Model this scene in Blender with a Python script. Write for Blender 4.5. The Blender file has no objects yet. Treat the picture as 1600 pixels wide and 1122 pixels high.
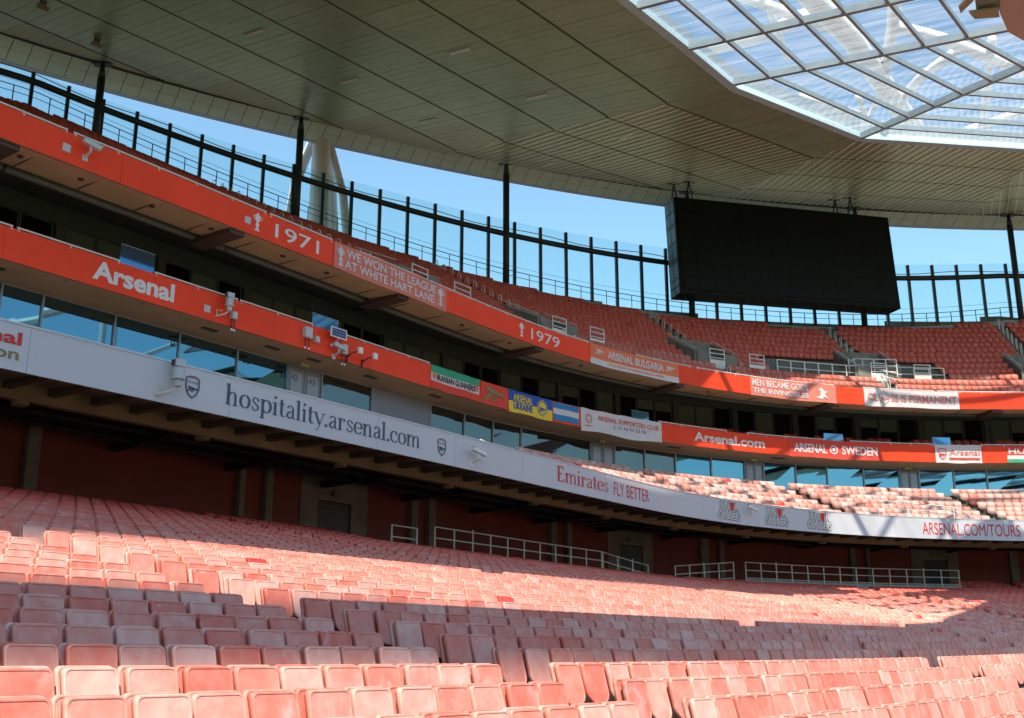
import bpy, bmesh, math, random
import numpy as np
from mathutils import Vector, Matrix
random.seed(7); rng = np.random.RandomState(7)
R = math.radians
scene = bpy.context.scene
col = scene.collection

# ------------------------------------------------------------------ camera, sky, sun, exposure
F_PX, PITCH = 1728.0, math.atan(.2745)
cam = bpy.data.cameras.new('camera'); camo = bpy.data.objects.new('camera', cam); col.objects.link(camo)
camo.location = (0, 0, 0); camo.rotation_euler = (math.pi/2 + PITCH, 0, 0)
cam.sensor_width = 36; cam.lens = 36*F_PX/1600; cam.clip_end = 3000; cam.clip_start = .05
scene.camera = camo
LIGHT = Vector((.0217, .716, -1.0))                      # the way sunlight travels
w = bpy.data.worlds.new('World'); scene.world = w; w.use_nodes = True
nt = w.node_tree; sky = nt.nodes.new('ShaderNodeTexSky'); sky.sky_type = 'NISHITA'; sky.sun_disc = False
sky.sun_elevation = math.asin(1/LIGHT.length); sky.sun_rotation = R(181.7)
sky.air_density = 1.15; sky.dust_density = .5; sky.ozone_density = 1.0
bg = nt.nodes['Background']; bg.inputs['Strength'].default_value = .10
tint = nt.nodes.new('ShaderNodeMix'); tint.data_type = 'RGBA'; tint.blend_type = 'MULTIPLY'; tint.inputs[0].default_value = 1; tint.inputs[7].default_value = (.86, 1.05, 1.0, 1)
nt.links.new(sky.outputs[0], tint.inputs[6]); nt.links.new(tint.outputs[2], bg.inputs[0])
sl = bpy.data.lights.new('sun', 'SUN'); sl.energy = 3.5; sl.angle = R(.55); sl.color = (1, .88, .70)
so_ = bpy.data.objects.new('sun', sl); so_.rotation_euler = LIGHT.to_track_quat('-Z', 'Y').to_euler(); so_.location = (0, 0, 80); col.objects.link(so_)
scene.view_settings.view_transform = 'Standard'; scene.view_settings.look = 'None'
scene.view_settings.exposure = 1.33; scene.view_settings.gamma = 1
scene.view_settings.use_curve_mapping = False
scene.render.engine = 'CYCLES'
scene.cycles.max_bounces = 7; scene.cycles.diffuse_bounces = 4; scene.cycles.transparent_max_bounces = 10
scene.cycles.use_denoising = True

# ------------------------------------------------------------------ plan of the bowl
SS = np.arange(-60, 112, .25)
TH0, SC, KC, K0, DD = R(52.337), 44.208, 29.71/1000, -1.034/1000, 25.33
_k = K0 + (KC-K0)/(1+np.exp(-np.clip(SS-SC, -60, 60)/1.5))
_k = np.convolve(np.pad(_k, 12, mode='edge'), np.ones(25)/25, 'valid')
THS = -np.cumsum(_k)*.25; i0 = np.searchsorted(SS, 0); THS = TH0 + THS - THS[i0]
CX = np.cumsum(np.cos(THS))*.25; CY = np.cumsum(np.sin(THS))*.25
CX = CX - CX[i0] - math.sin(TH0)*DD; CY = CY - CY[i0] + math.cos(TH0)*DD
def head(s): return float(np.interp(s, SS, THS))
def C(s, o=0., z=0.):
    th = np.interp(s, SS, THS); x = np.interp(s, SS, CX); y = np.interp(s, SS, CY)
    return Vector((float(x-o*math.sin(th)), float(y+o*math.cos(th)), float(z)))
def Cn(s, o, z):
    th = np.interp(s, SS, THS)
    return np.stack([np.interp(s, SS, CX)-o*np.sin(th), np.interp(s, SS, CY)+o*np.cos(th), z+0*th], -1)
TV = np.array([math.cos(TH0), math.sin(TH0), 0]); NV = np.array([-math.sin(TH0), math.cos(TH0), 0])
def arc_list(o, step, s_ref, smin, smax):
    """s values so that points at offset o are step apart, one of them at s_ref"""
    ss = np.arange(-58, 110, .1); p = Cn(ss, o, 0.)
    L = np.r_[0, np.cumsum(np.hypot(*np.diff(p[:, :2], axis=0).T))]
    l0 = np.interp(s_ref, ss, L)
    ks = np.arange(math.ceil((L[0]-l0)/step), math.floor((L[-1]-l0)/step)+1)
    v = np.interp(l0+ks*step, L, ss)
    return v[(v >= smin) & (v <= smax)]
CP, SP = math.cos(PITCH), math.sin(PITCH)
def ray(x, y):
    u = x-800.; v = 561.-y
    return np.array([u, F_PX*CP-v*SP, F_PX*SP+v*CP])
def bp(x, y, H):
    r = ray(x, y); return r*(H/r[2])
def project(P):
    P = np.asarray(P, float); d = P[..., 1]*CP+P[..., 2]*SP; v = -P[..., 1]*SP+P[..., 2]*CP
    return 800+F_PX*P[..., 0]/d, 561-F_PX*v/d, d
def S_of(x, o, z):
    """s where the line (o, z) of the bowl is met by image column x of the photograph"""
    ss = np.arange(2, 95, .1); p = Cn(ss, o, z); m = p[:, 1] > 5
    px, py, d = project(p[m]); return float(np.interp(x, px, ss[m]))

# ------------------------------------------------------------------ materials
def mat(name, color, rough=.6, metal=0., noise=.0, nscale=3., bump=0., bscale=40., spec=.5, color2=None):
    m = bpy.data.materials.new(name); m.use_nodes = True; n = m.node_tree.nodes; l = m.node_tree.links
    b = n['Principled BSDF']; b.inputs['Roughness'].default_value = rough; b.inputs['Metallic'].default_value = metal
    b.inputs['Specular IOR Level'].default_value = spec
    c = (*color, 1); b.inputs['Base Color'].default_value = c
    if noise or color2:
        tc = n.new('ShaderNodeTexCoord'); nz = n.new('ShaderNodeTexNoise'); nz.inputs['Scale'].default_value = nscale
        nz.inputs['Detail'].default_value = 6; nz.inputs['Roughness'].default_value = .65
        l.new(tc.outputs['Object'], nz.inputs['Vector'])
        r = n.new('ShaderNodeValToRGB'); r.color_ramp.elements[0].position = .3; r.color_ramp.elements[1].position = .72
        r.color_ramp.elements[0].color = tuple(max(0, x*(1-noise)) for x in color)+(1,)
        r.color_ramp.elements[1].color = (*(color2 or tuple(min(1, x*(1+noise)) for x in color)), 1)
        l.new(nz.outputs['Fac'], r.inputs[0]); l.new(r.outputs[0], b.inputs['Base Color'])
    if bump:
        tc = n.new('ShaderNodeTexCoord'); nz = n.new('ShaderNodeTexNoise'); nz.inputs['Scale'].default_value = bscale
        nz.inputs['Detail'].default_value = 5
        bm = n.new('ShaderNodeBump'); bm.inputs['Strength'].default_value = bump; bm.inputs['Distance'].default_value = .02
        l.new(tc.outputs['Object'], nz.inputs['Vector']); l.new(nz.outputs['Fac'], bm.inputs['Height']); l.new(bm.outputs[0], b.inputs['Normal'])
    return m
def seat_mat(name, use_attr):
    m = bpy.data.materials.new(name); m.use_nodes = True; n = m.node_tree.nodes; l = m.node_tree.links
    b = n['Principled BSDF']; b.inputs['Roughness'].default_value = .48; b.inputs['Specular IOR Level'].default_value = .4
    tc = n.new('ShaderNodeTexCoord'); geo = n.new('ShaderNodeNewGeometry')
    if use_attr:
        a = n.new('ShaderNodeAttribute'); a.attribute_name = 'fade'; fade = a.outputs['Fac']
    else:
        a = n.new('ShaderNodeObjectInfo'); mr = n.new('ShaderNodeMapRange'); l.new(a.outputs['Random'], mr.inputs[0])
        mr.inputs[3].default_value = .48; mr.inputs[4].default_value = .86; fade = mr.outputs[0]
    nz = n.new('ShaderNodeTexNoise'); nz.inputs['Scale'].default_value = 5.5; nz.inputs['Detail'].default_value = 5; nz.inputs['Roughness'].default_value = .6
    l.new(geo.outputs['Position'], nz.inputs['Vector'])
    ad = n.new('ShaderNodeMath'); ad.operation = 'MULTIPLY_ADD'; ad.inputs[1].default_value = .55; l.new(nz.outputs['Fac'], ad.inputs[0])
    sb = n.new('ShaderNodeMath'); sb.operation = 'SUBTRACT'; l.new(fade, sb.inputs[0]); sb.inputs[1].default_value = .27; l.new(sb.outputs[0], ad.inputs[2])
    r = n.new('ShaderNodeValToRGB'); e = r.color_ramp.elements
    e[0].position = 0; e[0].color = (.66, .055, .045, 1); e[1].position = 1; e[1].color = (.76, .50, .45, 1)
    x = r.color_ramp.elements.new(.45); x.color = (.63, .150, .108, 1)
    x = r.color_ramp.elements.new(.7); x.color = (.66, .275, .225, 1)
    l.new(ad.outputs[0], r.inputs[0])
    # chalky scuffs
    n2 = n.new('ShaderNodeTexNoise'); n2.inputs['Scale'].default_value = 1.9; n2.inputs['Detail'].default_value = 8; n2.inputs['Roughness'].default_value = .72
    n2.inputs['Distortion'].default_value = .8
    l.new(geo.outputs['Position'], n2.inputs['Vector'])
    r2 = n.new('ShaderNodeValToRGB'); r2.color_ramp.elements[0].position = .57; r2.color_ramp.elements[1].position = .70
    l.new(n2.outputs['Fac'], r2.inputs[0])
    mu = n.new('ShaderNodeMath'); mu.operation = 'MULTIPLY'; mu.inputs[1].default_value = .6; l.new(r2.outputs[0], mu.inputs[0])
    mx = n.new('ShaderNodeMix'); mx.data_type = 'RGBA'; l.new(mu.outputs[0], mx.inputs[0]); l.new(r.outputs[0], mx.inputs[6]); mx.inputs[7].default_value = (.66, .50, .50, 1)
    l.new(mx.outputs[2], b.inputs['Base Color'])
    n3 = n.new('ShaderNodeTexNoise'); n3.inputs['Scale'].default_value = 14; n3.inputs['Detail'].default_value = 4
    mr = n.new('ShaderNodeMapRange'); l.new(geo.outputs['Position'], n3.inputs['Vector']); l.new(n3.outputs['Fac'], mr.inputs[0])
    mr.inputs[3].default_value = .32; mr.inputs[4].default_value = .62; l.new(mr.outputs[0], b.inputs['Roughness'])
    return m
M = {}
M['seat'] = seat_mat('seat_plastic', False); M['seat_far'] = seat_mat('seat_plastic_rows', True)
M['bracket'] = mat('seat_bracket_metal', (.03, .03, .03), .5)
M['concrete'] = mat('terrace_concrete', (.15, .15, .135), .85, noise=.25, nscale=1.2, bump=.3)
M['concrete_dk'] = mat('wall_concrete', (.23, .22, .19), .85, noise=.3, nscale=.8, bump=.3, bscale=20)
M['soffit_conc'] = mat('soffit_board', (.46, .35, .23), .8, noise=.12, nscale=.7)
M['rib_conc'] = mat('rib_concrete', (.27, .22, .14), .85, noise=.22, nscale=1.0)
M['fascia_red'] = mat('fascia_red_paint', (.90, .068, .024), .4, noise=.09, nscale=.5, spec=.15)
M['fascia_white'] = mat('fascia_white_board', (.60, .60, .65), .45, noise=.035, nscale=.4)
M['white_paint'] = mat('white_rail_paint', (.78, .77, .74), .4)
M['cream'] = mat('cream_rail_paint', (.62, .58, .46), .45)
M['grey_steel'] = mat('grey_steel', (.30, .35, .38), .4, metal=.3, noise=.1, nscale=2)
M['gutter'] = mat('gutter_beam_steel', (.46, .60, .68), .4, noise=.08, nscale=1)
M['edge_steel'] = mat('edge_beam_steel', (.28, .33, .36), .4, metal=.2, noise=.12, nscale=1.5)
M['dark_steel'] = mat('dark_green_steel', (.026, .044, .046), .45, noise=.1)
M['facade'] = mat('dark_facade_cladding', (.11, .135, .13), .5, noise=.1, nscale=1)
M['wall_red'] = mat('dark_red_wall_paint', (.20, .036, .022), .6, noise=.12, nscale=.6)
M['rib_dark'] = mat('rib_dark_concrete', (.10, .08, .06), .8, noise=.2)
M['black'] = mat('black_recess', (.012, .013, .013), .7)
M['grey_panel'] = mat('grey_door_panel', (.20, .235, .27), .45, noise=.06, nscale=2)
M['grey_kerb'] = mat('grey_kerb_paint', (.36, .37, .37), .7, noise=.15, nscale=1)
M['plank'] = mat('soffit_plank_metal', (.36, .45, .29), .34, metal=.25, noise=.12, nscale=.5, spec=.5)
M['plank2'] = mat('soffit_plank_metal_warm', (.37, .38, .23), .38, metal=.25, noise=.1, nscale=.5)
M['glint'] = mat('soffit_painted_glint', (.85, .80, .62), .4)  # pale colour stands in for light caught on the plank edges
M['joint'] = mat('soffit_joint', (.055, .06, .045), .6)
M['tile'] = mat('eave_tile_metal', (.76, .86, .66), .35, metal=.1, noise=.07, nscale=.35)
M['eave_edge'] = mat('eave_edge_panel', (.62, .66, .76), .4)
M['screen'] = mat('screen_face', (.007, .013, .011), .6, noise=.1, nscale=.3, spec=.18)
M['screen_case'] = mat('screen_casing', (.007, .011, .011), .6, spec=.2)
M['screen_side'] = mat('screen_side_panel', (.07, .10, .11), .5)
M['ink'] = mat('dark_slate_lettering', (.055, .085, .13), .5)
M['ink_black'] = mat('black_lettering', (.015, .015, .018), .5)
M['ink_red'] = mat('red_lettering', (.62, .03, .022), .5)
M['ink_white'] = mat('white_lettering', (.72, .70, .70), .5)
M['ink_gold'] = mat('gold_lettering', (.25, .19, .07), .5)
M['cloth_white'] = mat('white_banner_cloth', (.66, .62, .64), .8, noise=.06, nscale=1.5)
M['cloth_pink'] = mat('pale_red_banner_cloth', (.70, .20, .15), .8, noise=.1, nscale=1.2)
M['cloth_red'] = mat('red_banner_cloth', (.72, .065, .04), .8, noise=.06, nscale=1.5)
M['cloth_orange'] = mat('orange_banner_cloth', (.76, .20, .09), .8, noise=.06, nscale=1.5)
M['cloth_green'] = mat('green_banner_cloth', (.035, .36, .20), .8, noise=.1)
M['cloth_blue'] = mat('blue_banner_cloth', (.012, .10, .42), .8, noise=.05)
M['cloth_lblue'] = mat('mid_blue_banner_cloth', (.03, .22, .48), .8, noise=.05)
M['cloth_yellow'] = mat('yellow_banner_cloth', (.80, .58, .05), .8, noise=.05)
M['box'] = mat('pale_grey_box', (.52, .54, .57), .45)
M['tan'] = mat('tan_cladding', (.36, .27, .16), .5, noise=.08)
M['pinkclad'] = mat('pink_cladding', (.52, .33, .28), .45, noise=.05, nscale=.6)
M['exit'] = mat('exit_sign', (.30, .34, .03), .5)
M['solar'] = mat('solar_cells', (.01, .05, .22), .25)
M['truss'] = mat('white_truss_paint', (.80, .76, .74), .45, noise=.04)
M['asphalt'] = mat('dark_ground_asphalt', (.07, .07, .065), .9, noise=.2, nscale=.3)
M['grass'] = mat('pitch_grass', (.055, .15, .028), .9, noise=.3, nscale=2.5, bump=.5)
def glass(name, tint, refl, rough=.03, base=None, fresnel=True):
    m = bpy.data.materials.new(name); m.use_nodes = True; n = m.node_tree.nodes; l = m.node_tree.links
    n.remove(n['Principled BSDF']); out = n['Material Output']
    g = n.new('ShaderNodeBsdfGlossy'); g.inputs['Roughness'].default_value = rough; g.inputs['Color'].default_value = (*refl, 1)
    if base: t = n.new('ShaderNodeBsdfDiffuse'); t.inputs['Color'].default_value = (*base, 1)
    else: t = n.new('ShaderNodeBsdfTransparent'); t.inputs['Color'].default_value = (*tint, 1)
    f = n.new('ShaderNodeFresnel'); f.inputs['IOR'].default_value = 1.5
    mx = n.new('ShaderNodeMixShader')
    if fresnel: l.new(f.outputs[0], mx.inputs[0])
    else: mx.inputs[0].default_value = .5
    l.new(t.outputs[0], mx.inputs[1]); l.new(g.outputs[0], mx.inputs[2]); l.new(mx.outputs[0], out.inputs[0])
    return m
M['screen_glass'] = glass('clear_wind_screen', (.80, .92, .90), (1, 1, 1))
M['club_glass'] = glass('tinted_lounge_glass', None, (.20, .46, .60), .015, (.012, .018, .02), False)
M['club_glass_reflection'] = glass('lounge_glass_painted_reflection', None, (.20, .24, .24), .02, (.035, .033, .028), False)  # dull brown colour stands in for the opposite stand mirrored in these panes
M['box_glass'] = glass('dark_box_glass', None, (.12, .14, .12), .05, (.008, .012, .011), False)
M['blind'] = mat('window_blind', (.15, .205, .155), .7, noise=.1)
M['blue_glass'] = glass('blue_glass_screen', (.10, .30, .48), (.15, .38, .60), fresnel=False)
def poly_mat():
    m = bpy.data.materials.new('polycarbonate_sheet'); m.use_nodes = True; n = m.node_tree.nodes; l = m.node_tree.links
    n.remove(n['Principled BSDF']); out = n['Material Output']
    tr = n.new('ShaderNodeBsdfTransparent'); tr.inputs['Color'].default_value = (.88, .93, .96, 1)
    tl = n.new('ShaderNodeBsdfTranslucent'); tl.inputs['Color'].default_value = (.88, .88, .90, 1)
    gl = n.new('ShaderNodeBsdfGlossy'); gl.inputs['Roughness'].default_value = .12
    tc = n.new('ShaderNodeTexCoord'); nz = n.new('ShaderNodeTexNoise'); nz.inputs['Scale'].default_value = 1.0; nz.inputs['Detail'].default_value = 5
    mp0 = n.new('ShaderNodeMapping'); mp0.inputs['Rotation'].default_value = (0, 0, -TH0); mp = n.new('ShaderNodeMapping'); mp.inputs['Scale'].default_value = (2.6, .22, 1)
    geo = n.new('ShaderNodeNewGeometry'); l.new(geo.outputs['Position'], mp0.inputs['Vector']); l.new(mp0.outputs[0], mp.inputs['Vector']); l.new(mp.outputs[0], nz.inputs['Vector'])
    wv = n.new('ShaderNodeTexWave'); wv.inputs['Scale'].default_value = 1.05; wv.inputs['Distortion'].default_value = .3; l.new(mp0.outputs[0], wv.inputs['Vector'])  # stripes in the mix stand in for shading on the corrugations
    wm = n.new('ShaderNodeMath'); wm.operation = 'MULTIPLY_ADD'; wm.inputs[1].default_value = .16; l.new(wv.outputs['Fac'], wm.inputs[0]); l.new(nz.outputs['Fac'], wm.inputs[2])
    mr = n.new('ShaderNodeMapRange'); mr.inputs[1].default_value = .42; mr.inputs[2].default_value = .82; mr.inputs[3].default_value = .02; mr.inputs[4].default_value = .32
    l.new(wm.outputs[0], mr.inputs[0])
    a = n.new('ShaderNodeMixShader'); l.new(mr.outputs[0], a.inputs[0]); l.new(tr.outputs[0], a.inputs[1]); l.new(tl.outputs[0], a.inputs[2])
    b = n.new('ShaderNodeMixShader'); b.inputs[0].default_value = .10; l.new(a.outputs[0], b.inputs[1]); l.new(gl.outputs[0], b.inputs[2])
    l.new(b.outputs[0], out.inputs[0]); return m
M['poly'] = poly_mat()

# ------------------------------------------------------------------ object helpers
def tag(o, label=None, cat=None, group=None, kind=None):
    if label: o['label'] = label
    if cat: o['category'] = cat
    if group: o['group'] = group
    if kind: o['kind'] = kind
    return o
WPOS = {}
def thing(name, label, cat, loc, group=None, rz=0):
    o = bpy.data.objects.new(name, None); col.objects.link(o); o.empty_display_size = .3
    o.location = loc; o.rotation_euler = (0, 0, rz); WPOS[o.name] = Vector(loc)
    return tag(o, label, cat, group)
class MB:
    def __init__(s): s.v = []; s.f = []
    def add(s, vs, fs):
        b = len(s.v); s.v += [tuple(x) for x in vs]; s.f += [tuple(i+b for i in f) for f in fs]; return s
    def hexa(s, p):   # 8 points: bottom 4, top 4
        return s.add(p, [(3, 2, 1, 0), (4, 5, 6, 7), (0, 1, 5, 4), (1, 2, 6, 5), (2, 3, 7, 6), (3, 0, 4, 7)])
    def box(s, a, b):
        x0, y0, z0 = a; x1, y1, z1 = b
        return s.hexa([(x0, y0, z0), (x1, y0, z0), (x1, y1, z0), (x0, y1, z0), (x0, y0, z1), (x1, y0, z1), (x1, y1, z1), (x0, y1, z1)])
    def cbox(s, s0, s1, o0, o1, z0, z1):      # block laid along the bowl
        return s.hexa([C(s0, o0, z0), C(s1, o0, z0), C(s1, o1, z0), C(s0, o1, z0), C(s0, o0, z1), C(s1, o0, z1), C(s1, o1, z1), C(s0, o1, z1)])
    def tube(s, pts, r, n=6, cap=True):
        pts = [Vector(p) for p in pts]; rr = r if isinstance(r, (list, tuple)) else [r]*len(pts)
        rings = []
        for i, p in enumerate(pts):
            d = (pts[min(i+1, len(pts)-1)]-pts[max(i-1, 0)]).normalized()
            a = Vector((0, 0, 1)) if abs(d.z) < .9 else Vector((1, 0, 0))
            u = d.cross(a).normalized(); v = u.cross(d)
            rings.append([p+(u*math.cos(2*math.pi*k/n)+v*math.sin(2*math.pi*k/n))*rr[i] for k in range(n)])
        vs = [q for ring in rings for q in ring]; fs = []
        for i in range(len(pts)-1):
            for k in range(n):
                fs.append((i*n+k, (i+1)*n+k, (i+1)*n+(k+1) % n, i*n+(k+1) % n))
        if cap: fs.append(tuple(range(n))); fs.append(tuple((len(pts)-1)*n+k for k in reversed(range(n))))
        return s.add(vs, fs)
    def bar(s, a, b, w, h):                     # rectangular bar from a to b
        a = Vector(a); b = Vector(b); d = (b-a).normalized(); up = Vector((0, 0, 1)) if abs(d.z) < .95 else Vector((0, 1, 0))
        u = d.cross(up).normalized()*w/2; v = u.cross(d).normalized()*h/2
        return s.hexa([a-u-v, a+u-v, b+u-v, b-u-v, a-u+v, a+u+v, b+u+v, b-u+v])
    def sweep(s, s0, s1, prof, ds=1.0):         # closed profile [(o, z)] swept along the bowl
        k = max(1, int(math.ceil((s1-s0)/ds))); n = len(prof); vs = []
        for i in range(k+1):
            t = s0+(s1-s0)*i/k
            vs += [C(t, o, z) for o, z in prof]
        fs = [(i*n+j, i*n+(j+1) % n, (i+1)*n+(j+1) % n, (i+1)*n+j) for i in range(k) for j in range(n)]
        fs.append(tuple(reversed(range(n)))); fs.append(tuple(k*n+j for j in range(n)))
        return s.add(vs, fs)
    def build(s, name, m, parent=None, smooth=False, origin=None):
        me = bpy.data.meshes.new(name)
        if parent is not None: org = WPOS[parent.name] if parent.name in WPOS else Vector((0, 0, 0))
        elif origin is not None: org = Vector(origin)
        else:
            a = np.array([tuple(v) for v in s.v]); org = Vector((a[:, 0].mean(), a[:, 1].mean(), a[:, 2].min()))
        me.from_pydata([tuple(Vector(v)-org) for v in s.v], [], s.f)
        o = bpy.data.objects.new(name, me); col.objects.link(o)
        if parent is not None: o.parent = parent
        else: o.location = org
        WPOS[o.name] = org
        if m is not None: me.materials.append(m if not isinstance(m, str) else M[m])
        bm = bmesh.new(); bm.from_mesh(me); bmesh.ops.recalc_face_normals(bm, faces=bm.faces); bm.to_mesh(me); bm.free()
        if smooth:
            for p in me.polygons: p.use_smooth = True
        return o
def sub(o, parent):   # WPOS of a mesh part equals its parent's origin, sub-parts share it
    o.parent = parent; return o

# ------------------------------------------------------------------ ground and terraces
def struct(o): o['kind'] = 'structure'; return o
mb = MB(); mb.add([(-400, -400, -4.6), (400, -400, -4.6), (400, 400, -4.6), (-400, 400, -4.6)], [(0, 1, 2, 3)])
struct(mb.build('ground', 'asphalt', origin=(0, 0, -4.6)))
mb = MB(); P = [TV*a+NV*b for a, b in ((-70, -66), (40, -66), (40, -4), (-70, -4))]
mb.add([(p[0], p[1], -4.55) for p in P], [(0, 1, 2, 3)])
struct(mb.build('pitch', 'grass'))

def z_low(n, s):     # height of the top of the seat backs in row n of the lower tier
    return -.026+.166*n+.00026*np.clip(s, 0, 40)**2*np.clip(1-n/26., 0, 1)
def o_low(n): return -18.23+.8*n
NL0, NL1 = -6, 30
s_grid = np.arange(-30, 100.1, 1.0)
def terrace(name, rows, zf, of, dep, smask=None, riser0=None):
    """stepped floor; rows k, floor height zf(k, s), row centre of(k)"""
    vs = []; fs = []
    for k in rows:
        a = len(vs)
        o = of(k)
        for s in s_grid:
            zz = float(zf(k, s)); zn = float(zf(k+1, s))
            vs += [C(s, o-dep*.55, zz), C(s, o+dep*.45, zz), C(s, o+dep*.45, zn)]
        for i in range(len(s_grid)-1):
            if smask is not None and not (smask(k, s_grid[i]) and smask(k, s_grid[i+1])): continue
            b = a+i*3
            fs += [(b, b+3, b+4, b+1), (b+1, b+4, b+5, b+2)]
    m_ = MB(); m_.add(vs, fs)
    return struct(m_.build(name, 'concrete', origin=(0, 0, 0)))
terrace('lower_terrace', range(NL0, NL1+1), lambda k, s: z_low(k, s)-.84, o_low, .8)
NCL = 9
def z_cl(k, s): return 7.0+.44*k-.15*k*min(1, max(0, (46.5-s)/6))
def o_cl(k): return .95+1.08*k
terrace('middle_terrace', range(0, NCL), lambda k, s: z_cl(k, s), o_cl, 1.08)

# wall line at the back of the upper tier, measured from the eaves (constant height 35.85)
ZE = 35.85
E1 = [(0, 51), (107, 86), (160, 100), (225, 119), (400, 167), (510, 194), (600, 214), (775, 252), (800, 256), (950, 284), (1050, 297), (1200, 315), (1325, 325), (1500, 335), (1600, 336)]
ew = np.array([bp(x, y, ZE)[:2] for x, y in E1])
az = np.arctan2(ew[:, 0], ew[:, 1]); rad = np.hypot(ew[:, 0], ew[:, 1]); pf = np.polyfit(az, rad, 5)
aa = np.linspace(az[0], az[-1], 60); rr = np.polyval(pf, aa)
core = np.stack([rr*np.sin(aa), rr*np.cos(aa)], -1)
dl = core[0]-core[3]; dl /= np.hypot(*dl); dr = core[-1]-core[-4]; dr /= np.hypot(*dr)
def rot(v, a): return np.array([v[0]*math.cos(a)-v[1]*math.sin(a), v[0]*math.sin(a)+v[1]*math.cos(a)])
left = [core[0]]
for i in range(32): left.append(left[-1]+2*rot(dl, .006*i))
right = [core[-1]]
for i in range(12): right.append(right[-1]+2*rot(dr, -.03*i))
WL = np.vstack([np.array(left[:0:-1]), core, np.array(right[1:])])
WLs = np.r_[0, np.cumsum(np.hypot(*np.diff(WL, axis=0).T))]
def Wp(t): return np.array([np.interp(t, WLs, WL[:, 0]), np.interp(t, WLs, WL[:, 1])])
def Wnrm(t):
    d = Wp(t+.5)-Wp(t-.5); d /= np.hypot(*d); return np.array([-d[1], d[0]]), d
UWB = [(47, 170), (107, 195), (165, 220), (220, 244), (272, 269), (325, 287), (375, 310), (430, 332), (475, 349), (499, 357), (528, 360), (550, 372), (592, 389), (636, 402), (679, 415), (721, 427), (763, 438), (804, 447), (847, 458), (888, 465), (928, 474), (969, 481), (1009, 487), (1049, 492), (1087, 497), (1126, 501), (1164, 505), (1202, 507), (1239, 510), (1276, 512), (1312, 512), (1349, 512), (1386, 512), (1424, 511), (1461, 509), (1500, 507), (1536, 504), (1573, 501)]
UWT = [(54, 115), (114, 137), (171, 159), (226, 179), (279, 197), (330, 215), (380, 232), (430, 248), (594, 297), (637, 309), (680, 319), (722, 329), (763, 338), (804, 347), (845, 356), (885, 364), (926, 371), (966, 378), (1005, 384), (1044, 389), (1414, 415), (1451, 415), (1487, 414), (1525, 414), (1562, 412), (1597, 411)]
_tt = np.arange(0, WLs[-1], .2); _az = np.array([math.atan2(*Wp(t)) for t in _tt])
def wall_hit(x, y):
    r = ray(x, y); t = float(np.interp(math.atan2(r[0], r[1]), _az, _tt)); p = Wp(t)
    return t, math.hypot(*p)*r[2]/math.hypot(r[0], r[1])
hb = sorted(wall_hit(*q) for q in UWB); ht = sorted(wall_hit(*q) for q in UWT)
pb = np.polyfit([h[0] for h in hb], [h[1] for h in hb], 5); pt_ = np.polyfit([h[0] for h in ht], [h[1] for h in ht], 4)
tb0, tb1 = hb[0][0], hb[-1][0]
def zb(t): return float(np.polyval(pb, min(max(t, tb0), tb1)))
def zt(t): return float(np.polyval(pt_, min(max(t, tb0), tb1)))
# wall offset in bowl coordinates as a function of s
_ws = []
for t in np.arange(1, WLs[-1]-1, .5):
    p = Wp(t); al = (p[0]-CX)*np.cos(THS)+(p[1]-CY)*np.sin(THS); oo = -(p[0]-CX)*np.sin(THS)+(p[1]-CY)*np.cos(THS)
    sg = [i for i in np.where(np.diff(np.sign(al)) != 0)[0] if 5 < oo[i] < 60]
    if sg: _ws.append((SS[sg[0]], oo[sg[0]], zb(t), t))
_ws = np.array(sorted(_ws))
_wsm = np.convolve(np.pad(_ws[:, 1], 4, mode='edge'), np.ones(9)/9, 'valid'); _wsm = np.maximum(_wsm, 12)
def ow(s): return float(np.interp(s, _ws[:, 0], _wsm))
def zbs(s): return float(np.interp(s, _ws[:, 0], _ws[:, 2]))
def mU(s): return (zbs(s)-.98-17.12)/(ow(s)-1.0-8.7)
def o_up(k): return 8.7+.8*k
def z_up(k, s): return 17.12+(.8*k)*mU(s)
NU = 34
terrace('upper_terrace', range(0, NU), z_up, o_up, .8, smask=lambda k, s: o_up(k)-.45 < ow(s))

# ------------------------------------------------------------------ roof facets
def plane(p0, p1, p2):
    p0, p1, p2 = map(np.asarray, (p0, p1, p2)); N = np.cross(p1-p0, p2-p0); N = N/np.linalg.norm(N); return N, float(N@p0)
def pz(pl, x, y): return (pl[1]-pl[0][0]*x-pl[0][1]*y)/pl[0][2]
def ip(pl, x, y):
    r = ray(x, y); return r*(pl[1]/(pl[0]@r))
A0 = np.array([-4.68, 71.77, 35.4])
d1 = np.array([.605, .795, .045]); pe = np.array([-d1[1]/np.hypot(*d1[:2]), d1[0]/np.hypot(*d1[:2]), .14])
P1 = plane(A0, A0+d1, A0+pe)
c2i = ip(P1, 1147, 137); c2o = ip(P1, 697, 228)
P2 = plane(c2i, ip(P1, 777, 214), c2i+np.array([.773, .631, .059]))
c3i = ip(P2, 1345, 216); c3o = ip(P2, 1132, 307)
P3 = plane(c3i, c3o, bp(1500, 335, ZE))
c4i = ip(P3, 1632, 235); c4o = ip(P3, 1522, 334)
P4 = plane(c4i, c4o, np.array([WL[-3][0], WL[-3][1], ZE]))
def clip(poly, a, b, keep_left=True):
    """clip polygon (list of 2-vectors) by line a->b, keep left side"""
    out = []; n = len(poly)
    def side(p): return (b[0]-a[0])*(p[1]-a[1])-(b[1]-a[1])*(p[0]-a[0])
    for i in range(n):
        p, q = poly[i], poly[(i+1) % n]; sp, sq = side(p), side(q)
        if sp >= 0: out.append(p)
        if sp*sq < 0:
            t = sp/(sp-sq); out.append((p[0]+(q[0]-p[0])*t, p[1]+(q[1]-p[1])*t))
    return out
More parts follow.
